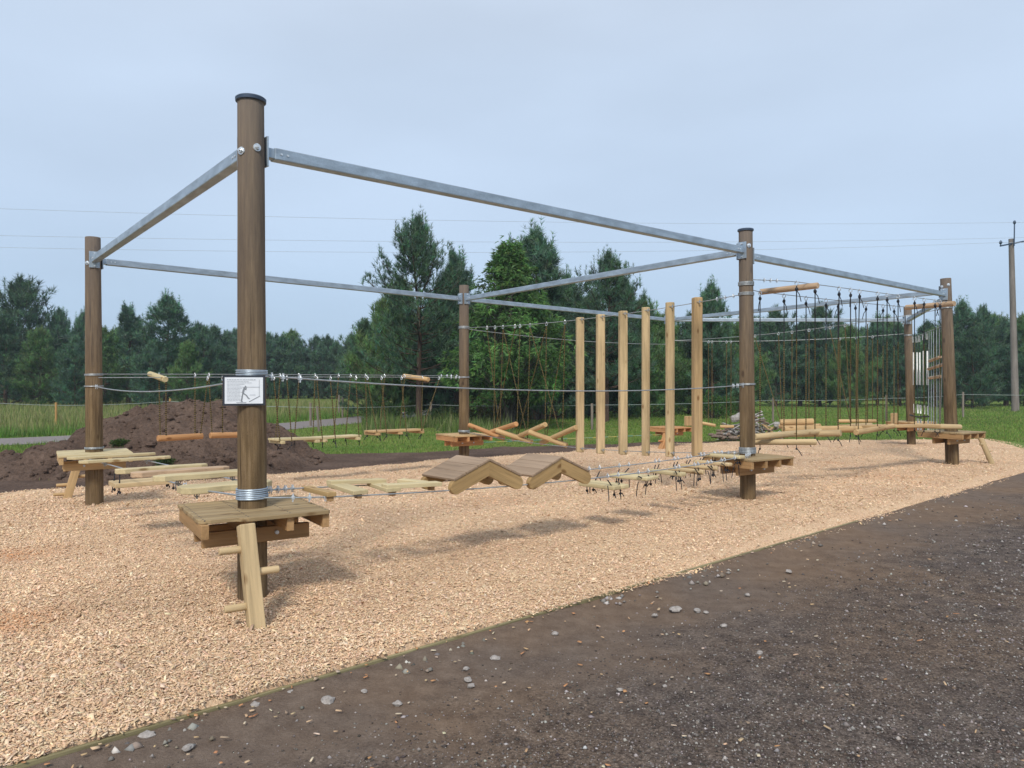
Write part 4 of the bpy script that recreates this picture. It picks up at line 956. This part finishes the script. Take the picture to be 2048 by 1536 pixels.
# A-B: wavy plank bridge
ABd = Vector((pole['B'][0].x - pole['A'][0].x, pole['B'][0].y - pole['A'][0].y, 0)).normalized(); ABn = Vector((-ABd.y, ABd.x, 0)) * -1     # to the right and away
def wavy(b_, c, L, w_, th, seed, ax=ABn, bx=ABd):
    q = random.Random(seed); n_ = 12; off = q.random() * 9; top, bot = [], []
    e1 = [w_ / 2 + .012 * math.sin(i * .9 + off) for i in range(n_ + 1)]; e2 = [-w_ / 2 + .012 * math.sin(i * 1.1 + off * 2) for i in range(n_ + 1)]
    xs_ = [-L / 2 + L * i / n_ for i in range(n_ + 1)]; 
    for k_ in (0, n_): e1[k_] *= .45; e2[k_] *= .45
    ring = [(xs_[i], e1[i]) for i in range(n_ + 1)] + [(xs_[i], e2[i]) for i in range(n_, -1, -1)]; m_ = len(ring)
    vs = [c + ax * x + bx * y + UP * h for h in (-th / 2, th / 2) for x, y in ring]; gs = [(y + off, h, x + off) for h in (0, th) for x, y in ring]
    fs = [tuple(range(m_)), tuple(m_ + j for j in range(m_))[::-1]] + [(j, m_ + j, m_ + (j + 1) % m_, (j + 1) % m_) for j in range(m_)]
    b_.add(vs, fs, gs)
def abplank(px, py, L, w_, label, seed, th=.032, m_='pale'):
    t_ = tpx(fABn, px, 0.0); c = line_pt(fABn, px, py, 0.0); t = thing('bridge_plank', c, label, 'bridge plank', 'wavy planks of the left bridge'); b_ = MB(); wavy(b_, c, L, w_, th, seed); b_.build('plank', M[m_], parent=t, bevel=.006)
    b_ = MB()
    for s_ in (-.22, .22):
        p = c + ABn * s_ - UP * (th / 2); b_.ring(p - UP * .02, ABd, .018, .004, 10, 4); b_.tube([p + ABd * .012, p + ABd * .012 - UP * .05], .004, 5); b_.tube([p - ABd * .012, p - ABd * .012 - UP * .05], .004, 5)
    b_.build('brackets', M['cable'], parent=t, kind='stuff')
abplank(225, 912, .98, .14, 'rounded pale plank nearest the far left platform', 1); abplank(252, 919, .96, .13, 'second rounded pale plank from the far left platform', 2)
abplank(325, 937, .84, .14, 'wavy pale plank above the low hanging board of the left bridge', 3, .045); abplank(363, 943, .84, .15, 'wavy pinkish plank in the middle of the left bridge', 4, .045, 'pink')
abplank(412, 950, .82, .16, 'wavy plank of the left bridge just left of the nearest pole', 5, .045); abplank(452, 973, .70, .24, 'broad low plank partly hidden by the nearest pole', 6, .05)
c = line_pt(fABn, 288, 964, 0.0); t = thing('hanging_board', c, 'square board hung low from the left bridge beside the far left platform', 'hanging board')
for i in range(3): b_ = MB(); b_.box(c + ABd * (i - 1) * .115 + UP * 0, (ABn, ABd, UP), (.62, .112, .045)); b_.build('board', M['new'], parent=t, bevel=.005)
for s_ in (-.26, .26):
    for q in (-.13, .13): hanger(t, c + ABn * s_ + ABd * q + UP * .17, c + ABn * s_ + ABd * q - UP * .02, knot=False, tail=.07, rr=.006, black=.99, ring=False)
# A-C: zigzag planks, tent ramps, swinging steps
ACd = (fACn.pc - fACn.pa).normalized(); ACd.z = 0; ACn = fACn.nn
def acp(px, py, off): return line_pt(fACn, px, py, off)
def zig(p0, p1, w_, th, label, m_='pale', cleats=()):
    t = thing('zigzag_plank', (p0 + p1) / 2, label, 'zigzag plank', 'zigzag planks beside the nearest platform'); b_ = MB(); b_.beam(p0, p1, w_, th); b_.build('plank', M[m_], parent=t, bevel=.004)
    for q in cleats: b_ = MB(); c = p0.lerp(p1, q) - UP * (th / 2 + .018); b_.box(c, (ACn, ACd, UP), (.05, .04, .035)); b_.build('cleat', M['joist'], parent=t, bevel=.003)
zig(acp(612, 976, .24), acp(664, 989, -.27), .07, .035, 'brownish short plank across the cables nearest the platform', 'ramp', (.92,))
zig(acp(657, 965, .20), acp(768, 961, .14), .10, .032, 'long pale plank at the rear of the zigzag', 'pale', (.1, .8)); zig(acp(668, 968, .22), acp(722, 985, -.22), .13, .032, 'pale plank slanting forward from the rear plank', 'pale', (.9,))
zig(acp(748, 967, .18), acp(788, 980, -.20), .13, .032, 'pale plank slanting forward in the middle of the zigzag', 'pale', (.9,)); zig(acp(768, 973, -.13), acp(878, 967, -.19), .11, .034, 'long pale plank at the front of the zigzag beside the first ramp', 'pale', (.15, .85))
zig(acp(800, 961, .24), acp(850, 966, -.02), .09, .03, 'pale plank end just behind the front zigzag plank', 'pale')
def tent(tl, tr_, tm, zl, zm, zr, label, m_='panel'):
    f0 = fACn.pa; L = (fACn.pc - fACn.pa); L.z = 0
    def q(t_, z, o_): p = f0 + L * t_ + ACn * o_; p.z = z; return p
    W = .235; t = thing('tent_ramp', q(tm, (zl + zr) / 2, 0), label, 'tent ramp', 'roof shaped ramps of the front bridge')
    for (ta, za, tb, zb) in ((tl, zl, tm, zm), (tr_, zr, tm, zm)):
        a_, b2 = q(ta, za, 0), q(tb, zb, 0); sl = (b2 - a_); Ls = sl.length; sl.normalize(); nrm = sl.cross(ACn).normalized(); nrm = nrm if nrm.z > 0 else -nrm
        nb = 3
        for i in range(nb):
            c = a_.lerp(b2, (i + .5) / nb) + nrm * .0; bb = MB(); bb.box(c, (ACn, sl, nrm), (2 * W, Ls / nb - .004, .022)); bb.build('panel_board', M[m_], parent=t, bevel=.004)
        for s_ in (-1, 1):      # side planks with a rounded lower end
            o_ = ACn * (s_ * (W - .03)); hgt = .125; c0 = a_ - sl * .03 - nrm * (.011 + hgt / 2) + o_; ring = []
            for k_ in range(9): an = math.pi / 2 + math.pi * k_ / 8; ring.append((math.cos(an) * hgt / 2 + .04, math.sin(an) * hgt / 2))
            ring += [(Ls + .03 - .06 * 0 - (.0 if True else 0) + (-hgt / 2) * (-(sl.z / max(.01, math.hypot(sl.x, sl.y)))) * -1, -hgt / 2), (Ls + .03, hgt / 2)]
            ring[-2] = (Ls + .03 - hgt * sl.z / math.hypot(sl.x, sl.y) * 1.0, -hgt / 2)
            vs = [c0 + sl * x + nrm * y + ACn * h for h in (-.0225, .0225) for x, y in ring]; m2 = len(ring); of = random.random() * 9; gs = [(y + of, h, x + of) for h in (0, .045) for x, y in ring]
            fs = [tuple(range(m2)), tuple(m2 + j for j in range(m2))[::-1]] + [(j, m2 + j, m2 + (j + 1) % m2, (j + 1) % m2) for j in range(m2)]
            bb = MB(); bb.add(vs, fs, gs); bb.build('side_plank', M['ramp'], parent=t, bevel=.004)
    return t
tent(.244, .360, .303, .768, .915, .742, 'left greyish tent shaped ramp nearest the zigzag planks'); tent(.379, .498, .438, .722, .873, .705, 'right tent shaped ramp beside the swinging steps', 'panel')
def swing(px, py, w_, th, L, label, kind='board', m_='pale', yaw=0.0):
    c = acp(px, py, 0.0); t_ = tpx(fACn, px, 0.0); ax = (ACn * math.cos(yaw) + ACd * math.sin(yaw)); bx = Vector((-ax.y, ax.x, 0)); t = thing('swinging_step', c, label, 'swinging step', 'small swinging steps left of the right front platform')
    if kind == 'board':
        for s_ in ((-.25, .25) if w_ > .15 else (0,)): b_ = MB(); b_.box(c + bx * (s_ * w_), (ax, bx, UP), (L, w_ / (2 if w_ > .15 else 1) - .003, th)); b_.build('board', M[m_], parent=t, bevel=.012)
    else: b_ = MB(); b_.log(c - ax * (L / 2), c + ax * (L / 2), th / 2); b_.build('log', M[m_], parent=t, smooth=True)
    for s_, f_ in ((-1, fACn), (1, fACf)):
        for q in (-.33, .33):
            tt = t_ + (q * max(w_, .11) / 6.84) + .012 * s_; top = f_(tt); bt = c + ax * (s_ * (L / 2 - .06)) + bx * (-q * w_ * .6) - UP * (th / 2); hanger(t, top + UP * .02, bt, knot=False, tail=.085, rr=.0065, black=.97, rsz=.015)
swing(1207, 970, .26, .045, .50, 'broad pale greenish step touching the right tent ramp'); swing(1267, 953, .26, .04, .50, 'broad pale step, second from the right tent ramp', yaw=-.12)
swing(1334, 945, .11, .045, .50, 'narrow step, third from the right tent ramp', yaw=.1); swing(1372, 941, .07, .06, .50, 'round step, fourth from the right tent ramp', 'log', 'new'); swing(1398, 934, .07, .055, .50, 'round step, fifth from the right tent ramp', 'log', 'new', -.1)
swing(1425, 926, .10, .04, .52, 'step, sixth from the right tent ramp, close to the platform', 'board', 'new'); swing(1452, 912, .14, .04, .48, 'greenish step lying against the right front platform', 'board', 'pale')
# C-E: six hanging timbers
for i, (px, yt, yb, wpx) in enumerate([(1160, 635, 904, 15), (1201, 629, 907, 16), (1246, 622, 909, 16), (1291.5, 615, 911, 16.5), (1340, 605, 913, 18), (1394, 595, 913, 18)]):
    a_ = line_pt(fCEt, px, yt, 0); b2 = line_pt(fCEt, px, yb, 0); r_ = wpx / F * a_.y / 2; tt = tpx(fCEt, px, 0); lb = ('leftmost and shortest looking', 'second from the left', 'third from the left', 'fourth from the left', 'fifth from the left', 'rightmost and tallest looking')[i]
    t = thing('hanging_timber', b2, lb + ' of the six upright timbers hanging in a row', 'hanging timber', 'six upright hanging timbers'); b_ = MB(); 
    if i in (0, 1, 2, 5): b_.box((a_ + b2) / 2, (Vector((1, .15, 0)).normalized(), Vector((-.15, 1, 0)).normalized(), UP), (r_ * 2 * .97, r_ * 2, a_.z - b2.z)); b_.build('timber', M['new'] if i != 5 else M['timb'], parent=t, bevel=.015)
    else: b_.log(b2, a_, r_, 20, seg=5); b_.build('timber', M['new'], parent=t, smooth=True)
    for f_, nm in ((fCEt, 0), (fCEb, 1)):
        p = f_(tt); b_ = MB(); d = (f_(tt + .01) - p).normalized(); dn = Vector((p.x, p.y, 0)).normalized(); q = p - dn * (r_ + .006); b_.tube([q - d * .07, q + d * .07], .006, 6)
        for s_ in (-.045, .045): b_.box(q + d * s_, (d, UP, dn), (.02, .045, .02))
        b_.build('cable_clip', M['cable'], parent=t)
# crossed hanging logs
X_ = [((938, 850, .10), (1008, 877, -.08), (974, 1006)), ((982, 864, -.06), (1033, 848, .10), (990, 1030)), ((993, 861, .1), (1064, 884, -.12), (1006, 1060)), ((1026, 878, -.1), (1091, 849, .12), (1040, 1093)), ((1059, 864, .1), (1134, 891, -.1), (1060, 1130)), ((1082, 886, -.12), (1153, 855, .1), (1093, 1130))]
for i, (a_, b2, hx) in enumerate(X_):
    p0, p1 = line_pt(fCEt, *a_), line_pt(fCEt, *b2); r_ = .046
    lb = ('orange slanting log touching the rear middle pole', 'orange slanting log rising right over the rear middle platform', 'first long log slanting down to the right in the crossed row', 'middle log rising to the right in the crossed row', 'long log slanting down to the right beside the hanging timbers', 'log rising right until hidden by the leftmost hanging timber')[i]
    t = thing('crossed_log', (p0 + p1) / 2, lb, 'crossed log', 'crossed slanting logs behind the tent ramps'); b_ = MB(); b_.log(p0, p1, r_); b_.build('log', M['orange' if i < 2 else 'ora2'], parent=t, smooth=True)
    for px, f_ in ((hx[0], .12 if i % 2 else .9), (hx[1], .88 if i % 2 == 0 else .15)):
        top = fCEt(tpx(fCEt, px, 0)); bt = p0.lerp(p1, f_); hanger(t, top, bt, knot=False, tail=.0, rr=.008)
# C-D: the log bridge
CD = [((1505, 884, .30), (1632, 884, -.30), 'log', .042, 'lowest level log beside the right front pole', 'new', [('f', 1520), ('n', 1593)]),
      ((1509, 874, .12), (1640, 863, .02), 'log', .045, 'log rising to the right from behind the right front pole', 'new', [('f', 1568), ('n', 1630)]),
      ((1590, 868, .36), (1682, 866, -.30), 'log', .048, 'yellowish log end in the middle of the rope bridge', 'new', [('f', 1612), ('n', 1678)]),
      ((1567, 859, .42), (1721, 858, -.12), 'log', .052, 'long pale log with a shaded right end in the rope bridge', 'ora2', [('f', 1652), ('n', 1701), ('n', 1719), ('f', 1676)]),
      ((1560, 845, .9), (1627, 843, .5), 'log', .05, 'short log hanging behind the rope bridge above the brush pile', 'ora2', []),
      ((1712, 865, -.30), (1786, 852, -.05), 'log', .042, 'thin log slanting up to the right in the rope bridge', 'ora2', [('f', 1711), ('n', 1755), ('n', 1774)]),
      ((1690, 853, .35), (1866, 851, -.05), 'board', .03, 'wide flat board near the right end of the rope bridge', 'ora2', [('f', 1732), ('n', 1796), ('f', 1766), ('n', 1829), ('f', 1788)]),
      ((1828, 851, .26), (1922, 854, -.30), 'log', .046, 'bamboo like log crossing in front of the far right pole', 'new', [('n', 1848), ('n', 1870), ('n', 1880)])]
for a_, b2, kind, r_, lb, m_, hx in CD:
    p0, p1 = line_pt(fCDn, *a_), line_pt(fCDn, *b2); t = thing('hanging_log' if kind == 'log' else 'hanging_step', (p0 + p1) / 2, lb, 'hanging log' if kind == 'log' else 'hanging board', 'logs and boards of the rope bridge on the right'); b_ = MB()
    if kind == 'log': b_.log(p0, p1, r_, r1=r_ * 1.05); b_.build('log', M[m_], parent=t, smooth=True)
    else: b_.beam(p0, p1, .30, .05); b_.build('board', M[m_], parent=t, bevel=.01)
    for side, px in hx:
        f_ = fCDn if side == 'n' else fCDf; top = f_(tpx(f_, px)); bt = nearest_on(p0, p1, top) - UP * r_; hanger(t, top, bt, black=.32, tail=.15, rr=.0075)  # upper rope stretch coloured black: its backlit silhouette against the sky, painted in
# D-G and G-F: far items
def far_item(f, p0, p1, r_, label, hx, m_='ora2'):
    a_, b2 = line_pt(f, *p0), line_pt(f, *p1); t = thing('hanging_log', (a_ + b2) / 2, label, 'hanging log', 'far hanging logs at the back of the course'); b_ = MB(); b_.log(a_, b2, r_); b_.build('log', M[m_], parent=t, smooth=True)
    for px in hx: top = f(tpx(f, px, 0)); hanger(t, top, nearest_on(a_, b2, top), knot=False, tail=0, rr=.010)
far_item(fGF, (1404, 846, 0), (1431, 851, -.2), .04, 'short slanting log right of the rearmost platform', [1417, 1424]); far_item(fGF, (1440, 853, 0), (1468, 853, 0), .04, 'short log lying left of the brush pile', [1453, 1462])
far_item(fDG, (1560, 853, 0), (1640, 852, .1), .055, 'log behind the rope bridge just right of the brush pile', [1510, 1557, 1584, 1618], 'ora2')
far_item(fGF, (1676, 842, 0), (1752, 842, .1), .045, 'thin log hanging far behind the middle of the rope bridge', [1680, 1712, 1745]); far_item(fDG, (1700, 851, .1), (1745, 850, -.1), .045, 'far log hidden among the hanging ropes', [1660, 1690, 1735], 'new')
# D-F: net of white rods, steel lines and rungs
def dfp(px, py): return line_pt(fDF, px, py, 0)
for i, (px, y0, y1) in enumerate([(1826, 673, 685), (1833, 674, 685), (1838.5, 672, 684), (1846, 669, 680), (1853.5, 667, 679)]):
    top = dfp(px, 668 if i < 3 else 662); bot = dfp(px + 3.5, 862); t = thing('white_rod_line', bot, 'thin vertical line with white rods between the far right and right rear poles', 'rod line', 'five vertical lines with white rods'); b_ = MB(); b_.tube([top, bot], .007, 6); b_.build('rope', M['black'], parent=t)
    for ya, yb, o_ in ((y0, y1, 0), (705 - (i > 2) * 3, 770, 1.4), (808 + i, 826 + i * .8, 2.8), (836 + i, 860, 3.2)):
        if ya > 830 and i in (0, 3): continue
        b_ = MB(); a_ = dfp(px + o_ - .5, ya); c = dfp(px + o_, yb); b_.tube([a_, c], .017, 8); b_.build('rod', M['white'], parent=t, smooth=True)
for i, (px, px2) in enumerate([(1858, 1857), (1862.5, 1862.5), (1867, 1867.5), (1873, 1874), (1878.5, 1879), (1887, 1880)]):
    b_ = MB(); b_.tube([dfp(px, 664 - i * 3), dfp(px2, 862)], .0075, 6); b_.build('steel_line', M['cable'], label='thin grey vertical wire of the net beside the far right pole', category='wire', group='vertical wires beside the far right pole')
for i, (xa, ya, xb, yb, lb) in enumerate([(1859, 722, 1880, 714, 'top wooden rung tied in the vertical wires by the far right pole'), (1857, 738, 1887, 729, 'middle wooden rung, the longest, tied in the vertical wires by the far right pole'), (1859, 756, 1881, 753, 'bottom wooden rung tied in the vertical wires by the far right pole')]):
    b_ = MB(); b_.log(dfp(xa, ya), dfp(xb, yb), .032); b_.build('wooden_rung', M['pink'], smooth=True, label=lb, category='rung')
b_ = MB(); b_.tube([dfp(1820, 830), dfp(1835, 834), dfp(1858, 833)], .018, 6); b_.build('tie_bar', M['black'], label='dark thin bar tied across the lower white rods', category='bar')

# ================================================================ fence, utility line, brush pile
FP = [(112, 805, 851, 'orange wooden stake in the meadow left of the far left pole', 'stake'), (340, 797, 846, 'wooden stake peeping over the soil mound', 'stake'), (621, 806, 851, 'dark grey thin post right of the nearest pole', 'post'), (638, 812, 861, 'leaning pale post beside the gravel lane', 'stake'),
      (678, 790, 830, 'old post beyond the gravel lane, left of a pair', 'post'), (685, 795, 834, 'old post beyond the gravel lane, right of a pair', 'post'), (862, 804, 846, 'thin grey post left of the rear middle pole', 'post'), (1184, 807, 858, 'pinkish grey post just left of the second hanging timber', 'post'),
      (1546, 795, 843, 'weathered post behind the brush pile', 'post'), (1773, 790, 843, 'weathered post left of the right rear pole', 'post'), (1926, 784, 834, 'grey post right of the far right pole', 'post'), (1700, 799, 815, 'tiny post far off in the field behind the rope bridge', 'post')]
fp = {}
for px, y0, y1, lb, m_ in FP:
    g_ = gp(px, y1); d = g_.y; tp_ = P(px - (4 if px == 638 else 0), y0, d); b_ = MB(); b_.log(g_ - UP * .1, tp_, .05 if m_ == 'post' else .042, 8, seg=3); fp[px] = tp_
    b_.build('fence_post', M['stake' if m_ == 'stake' and px != 638 else 'post'], smooth=True, label=lb, category='fence post')
wl = [V3(-24, 30, 1.02)] + [fp[q] - UP * .12 for q in (112, 340)] + [fp[638] - UP * .05, fp[862] - UP * .12, fp[1184] - UP * .06, fp[1546] - UP * .12, fp[1773] - UP * .15, fp[1926] - UP * .12] + [V3(32, 38, 1.0)]
b_ = MB()
for a_, c in zip(wl, wl[1:]): b_.tube([a_.lerp(c, i / 6) - UP * (.05 * 4 * (i / 6) * (1 - i / 6)) for i in range(7)], .009, 5, cap=False)
b_.build('fence_wire', M['fwire'], label='single thin fence wire strung along the field posts', category='fence wire')
dU = 46.0; ub = P(2031, 822, dU); ub.z = -.2; ut = P(2022, 478, dU); t = thing('utility_pole', ub, 'tall grey wooden utility pole with a crossarm at the right edge', 'utility pole'); b_ = MB(); b_.tube([ub, ub.lerp(ut, .5), ut], .15, 14, rs=[.21, .175, .145]); b_.build('shaft', M['upole'], parent=t, smooth=True)
b_ = MB(); a_ = P(2000, 492, dU - .4); c = P(2062, 480, dU + .4); b_.beam(a_, c, .07, .09); b_.build('crossarm', M['cap'], parent=t)
b_ = MB(); b_.tube([P(2028, 492, dU - .25), P(2028.5, 448, dU - .25)], .035, 8); b_.build('top_pin', M['cap'], parent=t)
ins = [P(2028.5, 445, dU - .25), P(2056, 475, dU + .4), P(2001, 485, dU - .4)]
for p in ins: b_ = MB(); b_.ball(p, .10, 10, 8, (.85, .85, 1.2)); b_.tube([p - UP * .25, p], .03, 6); b_.build('insulator', M['cap'], parent=t, smooth=True)
for p, (y_l, sg, lb) in zip(ins, ((386, .75, 'highest of the three thin power lines across the sky'), (441, .72, 'middle of the three thin power lines across the sky'), (455, .95, 'lowest of the three thin power lines across the sky'))):
    dl = 33.0; e_ = P(0, y_l, dl); d = (e_ - p); q2 = p + d * 1.25
    b_ = MB(); b_.tube([p.lerp(q2, i / 40) - UP * (sg * 4 * (i / 40 / 1.25) * (1 - (i / 40) / 1.25)) for i in range(41)], .008, 5, cap=False)
    rr_ = ins[0] - ins[0]; b_.tube([p, p - d * .25 + UP * .1], .011, 5, cap=False); b_.build('power_line', M['wire'], label=lb, category='power line')
# brush and rubble pile
g_ = P(1502, 872, 22.8); q = random.Random(9); g_.z = -.14; t = thing('brush_pile', g_, 'heap of birch sticks, branches and rubble on the grass behind the right front pole', 'brush pile')
for i in range(95):
    a_ = q.uniform(0, 6.28); rr = q.random() ** .6; x, y = math.cos(a_) * rr * .95, math.sin(a_) * rr * .6; z = max(.03, (.72 * (1 - rr ** 1.5)) * q.uniform(.4, 1.2)); c = g_ + V3(x, y, z); az = q.uniform(0, 6.28); el = q.uniform(-.5, .6); L = q.uniform(.15, .5)
    d = V3(math.cos(az) * math.cos(el), math.sin(az) * math.cos(el), math.sin(el)); rr_ = q.uniform(.012, .035); b_ = MB(); b_.log(c - d * L, c + d * L + V3(0, 0, q.uniform(0, .05)), rr_, 7, seg=2, ch=.004)
    b_.build('stick', M['birch' if q.random() < .5 else ('debris' if q.random() < .75 else 'ora2')], parent=t, smooth=True)
for i in range(16):
    a_ = q.uniform(0, 6.28); rr = q.random() ** .5; c = g_ + V3(math.cos(a_) * rr * .95, math.sin(a_) * rr * .5 - .1, .03 + .3 * (1 - rr)); o_ = stone_mesh(q.uniform(.06, .13), 100 + i); o_.v = [(x + c.x, y + c.y, z + c.z) for x, y, z in o_.v]; o_.build('rubble_stone', M['rock'], parent=t, smooth=True)
g2 = V3((1445 - 1024) / F * 22.4, 22.4, -.14)
for i in range(9):
    c = g2 + V3(q.uniform(-.3, .3), q.uniform(-.2, .2), .05 + .05 * (i % 3)); o_ = stone_mesh(q.uniform(.07, .13), 130 + i); o_.v = [(x + c.x, y + c.y, z + c.z) for x, y, z in o_.v]; o_.build('rubble_stone', M['debris'], parent=t, smooth=True)
for px, py, s_ in ((1470, 837, .15), (1480, 831, .12), (1556, 850, .13)):
    c = P(px, py, 22.6); b_ = MB(); b_.ball(c, s_, 7, 5, (1.1, .8, .8)); b_.build('birch_chunk', M['birch'], parent=t)

# ================================================================ haze
bpy.ops.mesh.primitive_cube_add(size=1) if False else None
def haze(dens):
    b_ = MB(); b_.box(V3(0, 60, 6.5), (V3(1, 0, 0), V3(0, 1, 0), UP), (2400, 3000, 15)); m = bpy.data.materials.new('haze_air'); m.use_nodes = True; n = m.node_tree; n.nodes.clear()
    o = N(n, 'ShaderNodeOutputMaterial'); pv = N(n, 'ShaderNodeVolumePrincipled'); pv.inputs['Density'].default_value = dens; pv.inputs['Color'].default_value = (.72, .84, 1, 1); n.links.new(pv.outputs[0], o.inputs['Volume'])
    b_.build('haze', m, loc=(0, 0, 0), kind='stuff')
for o in list(col.objects):
    if o.get('_loc') is not None: del o['_loc']
HAZE = 0.0006
if HAZE: haze(HAZE)
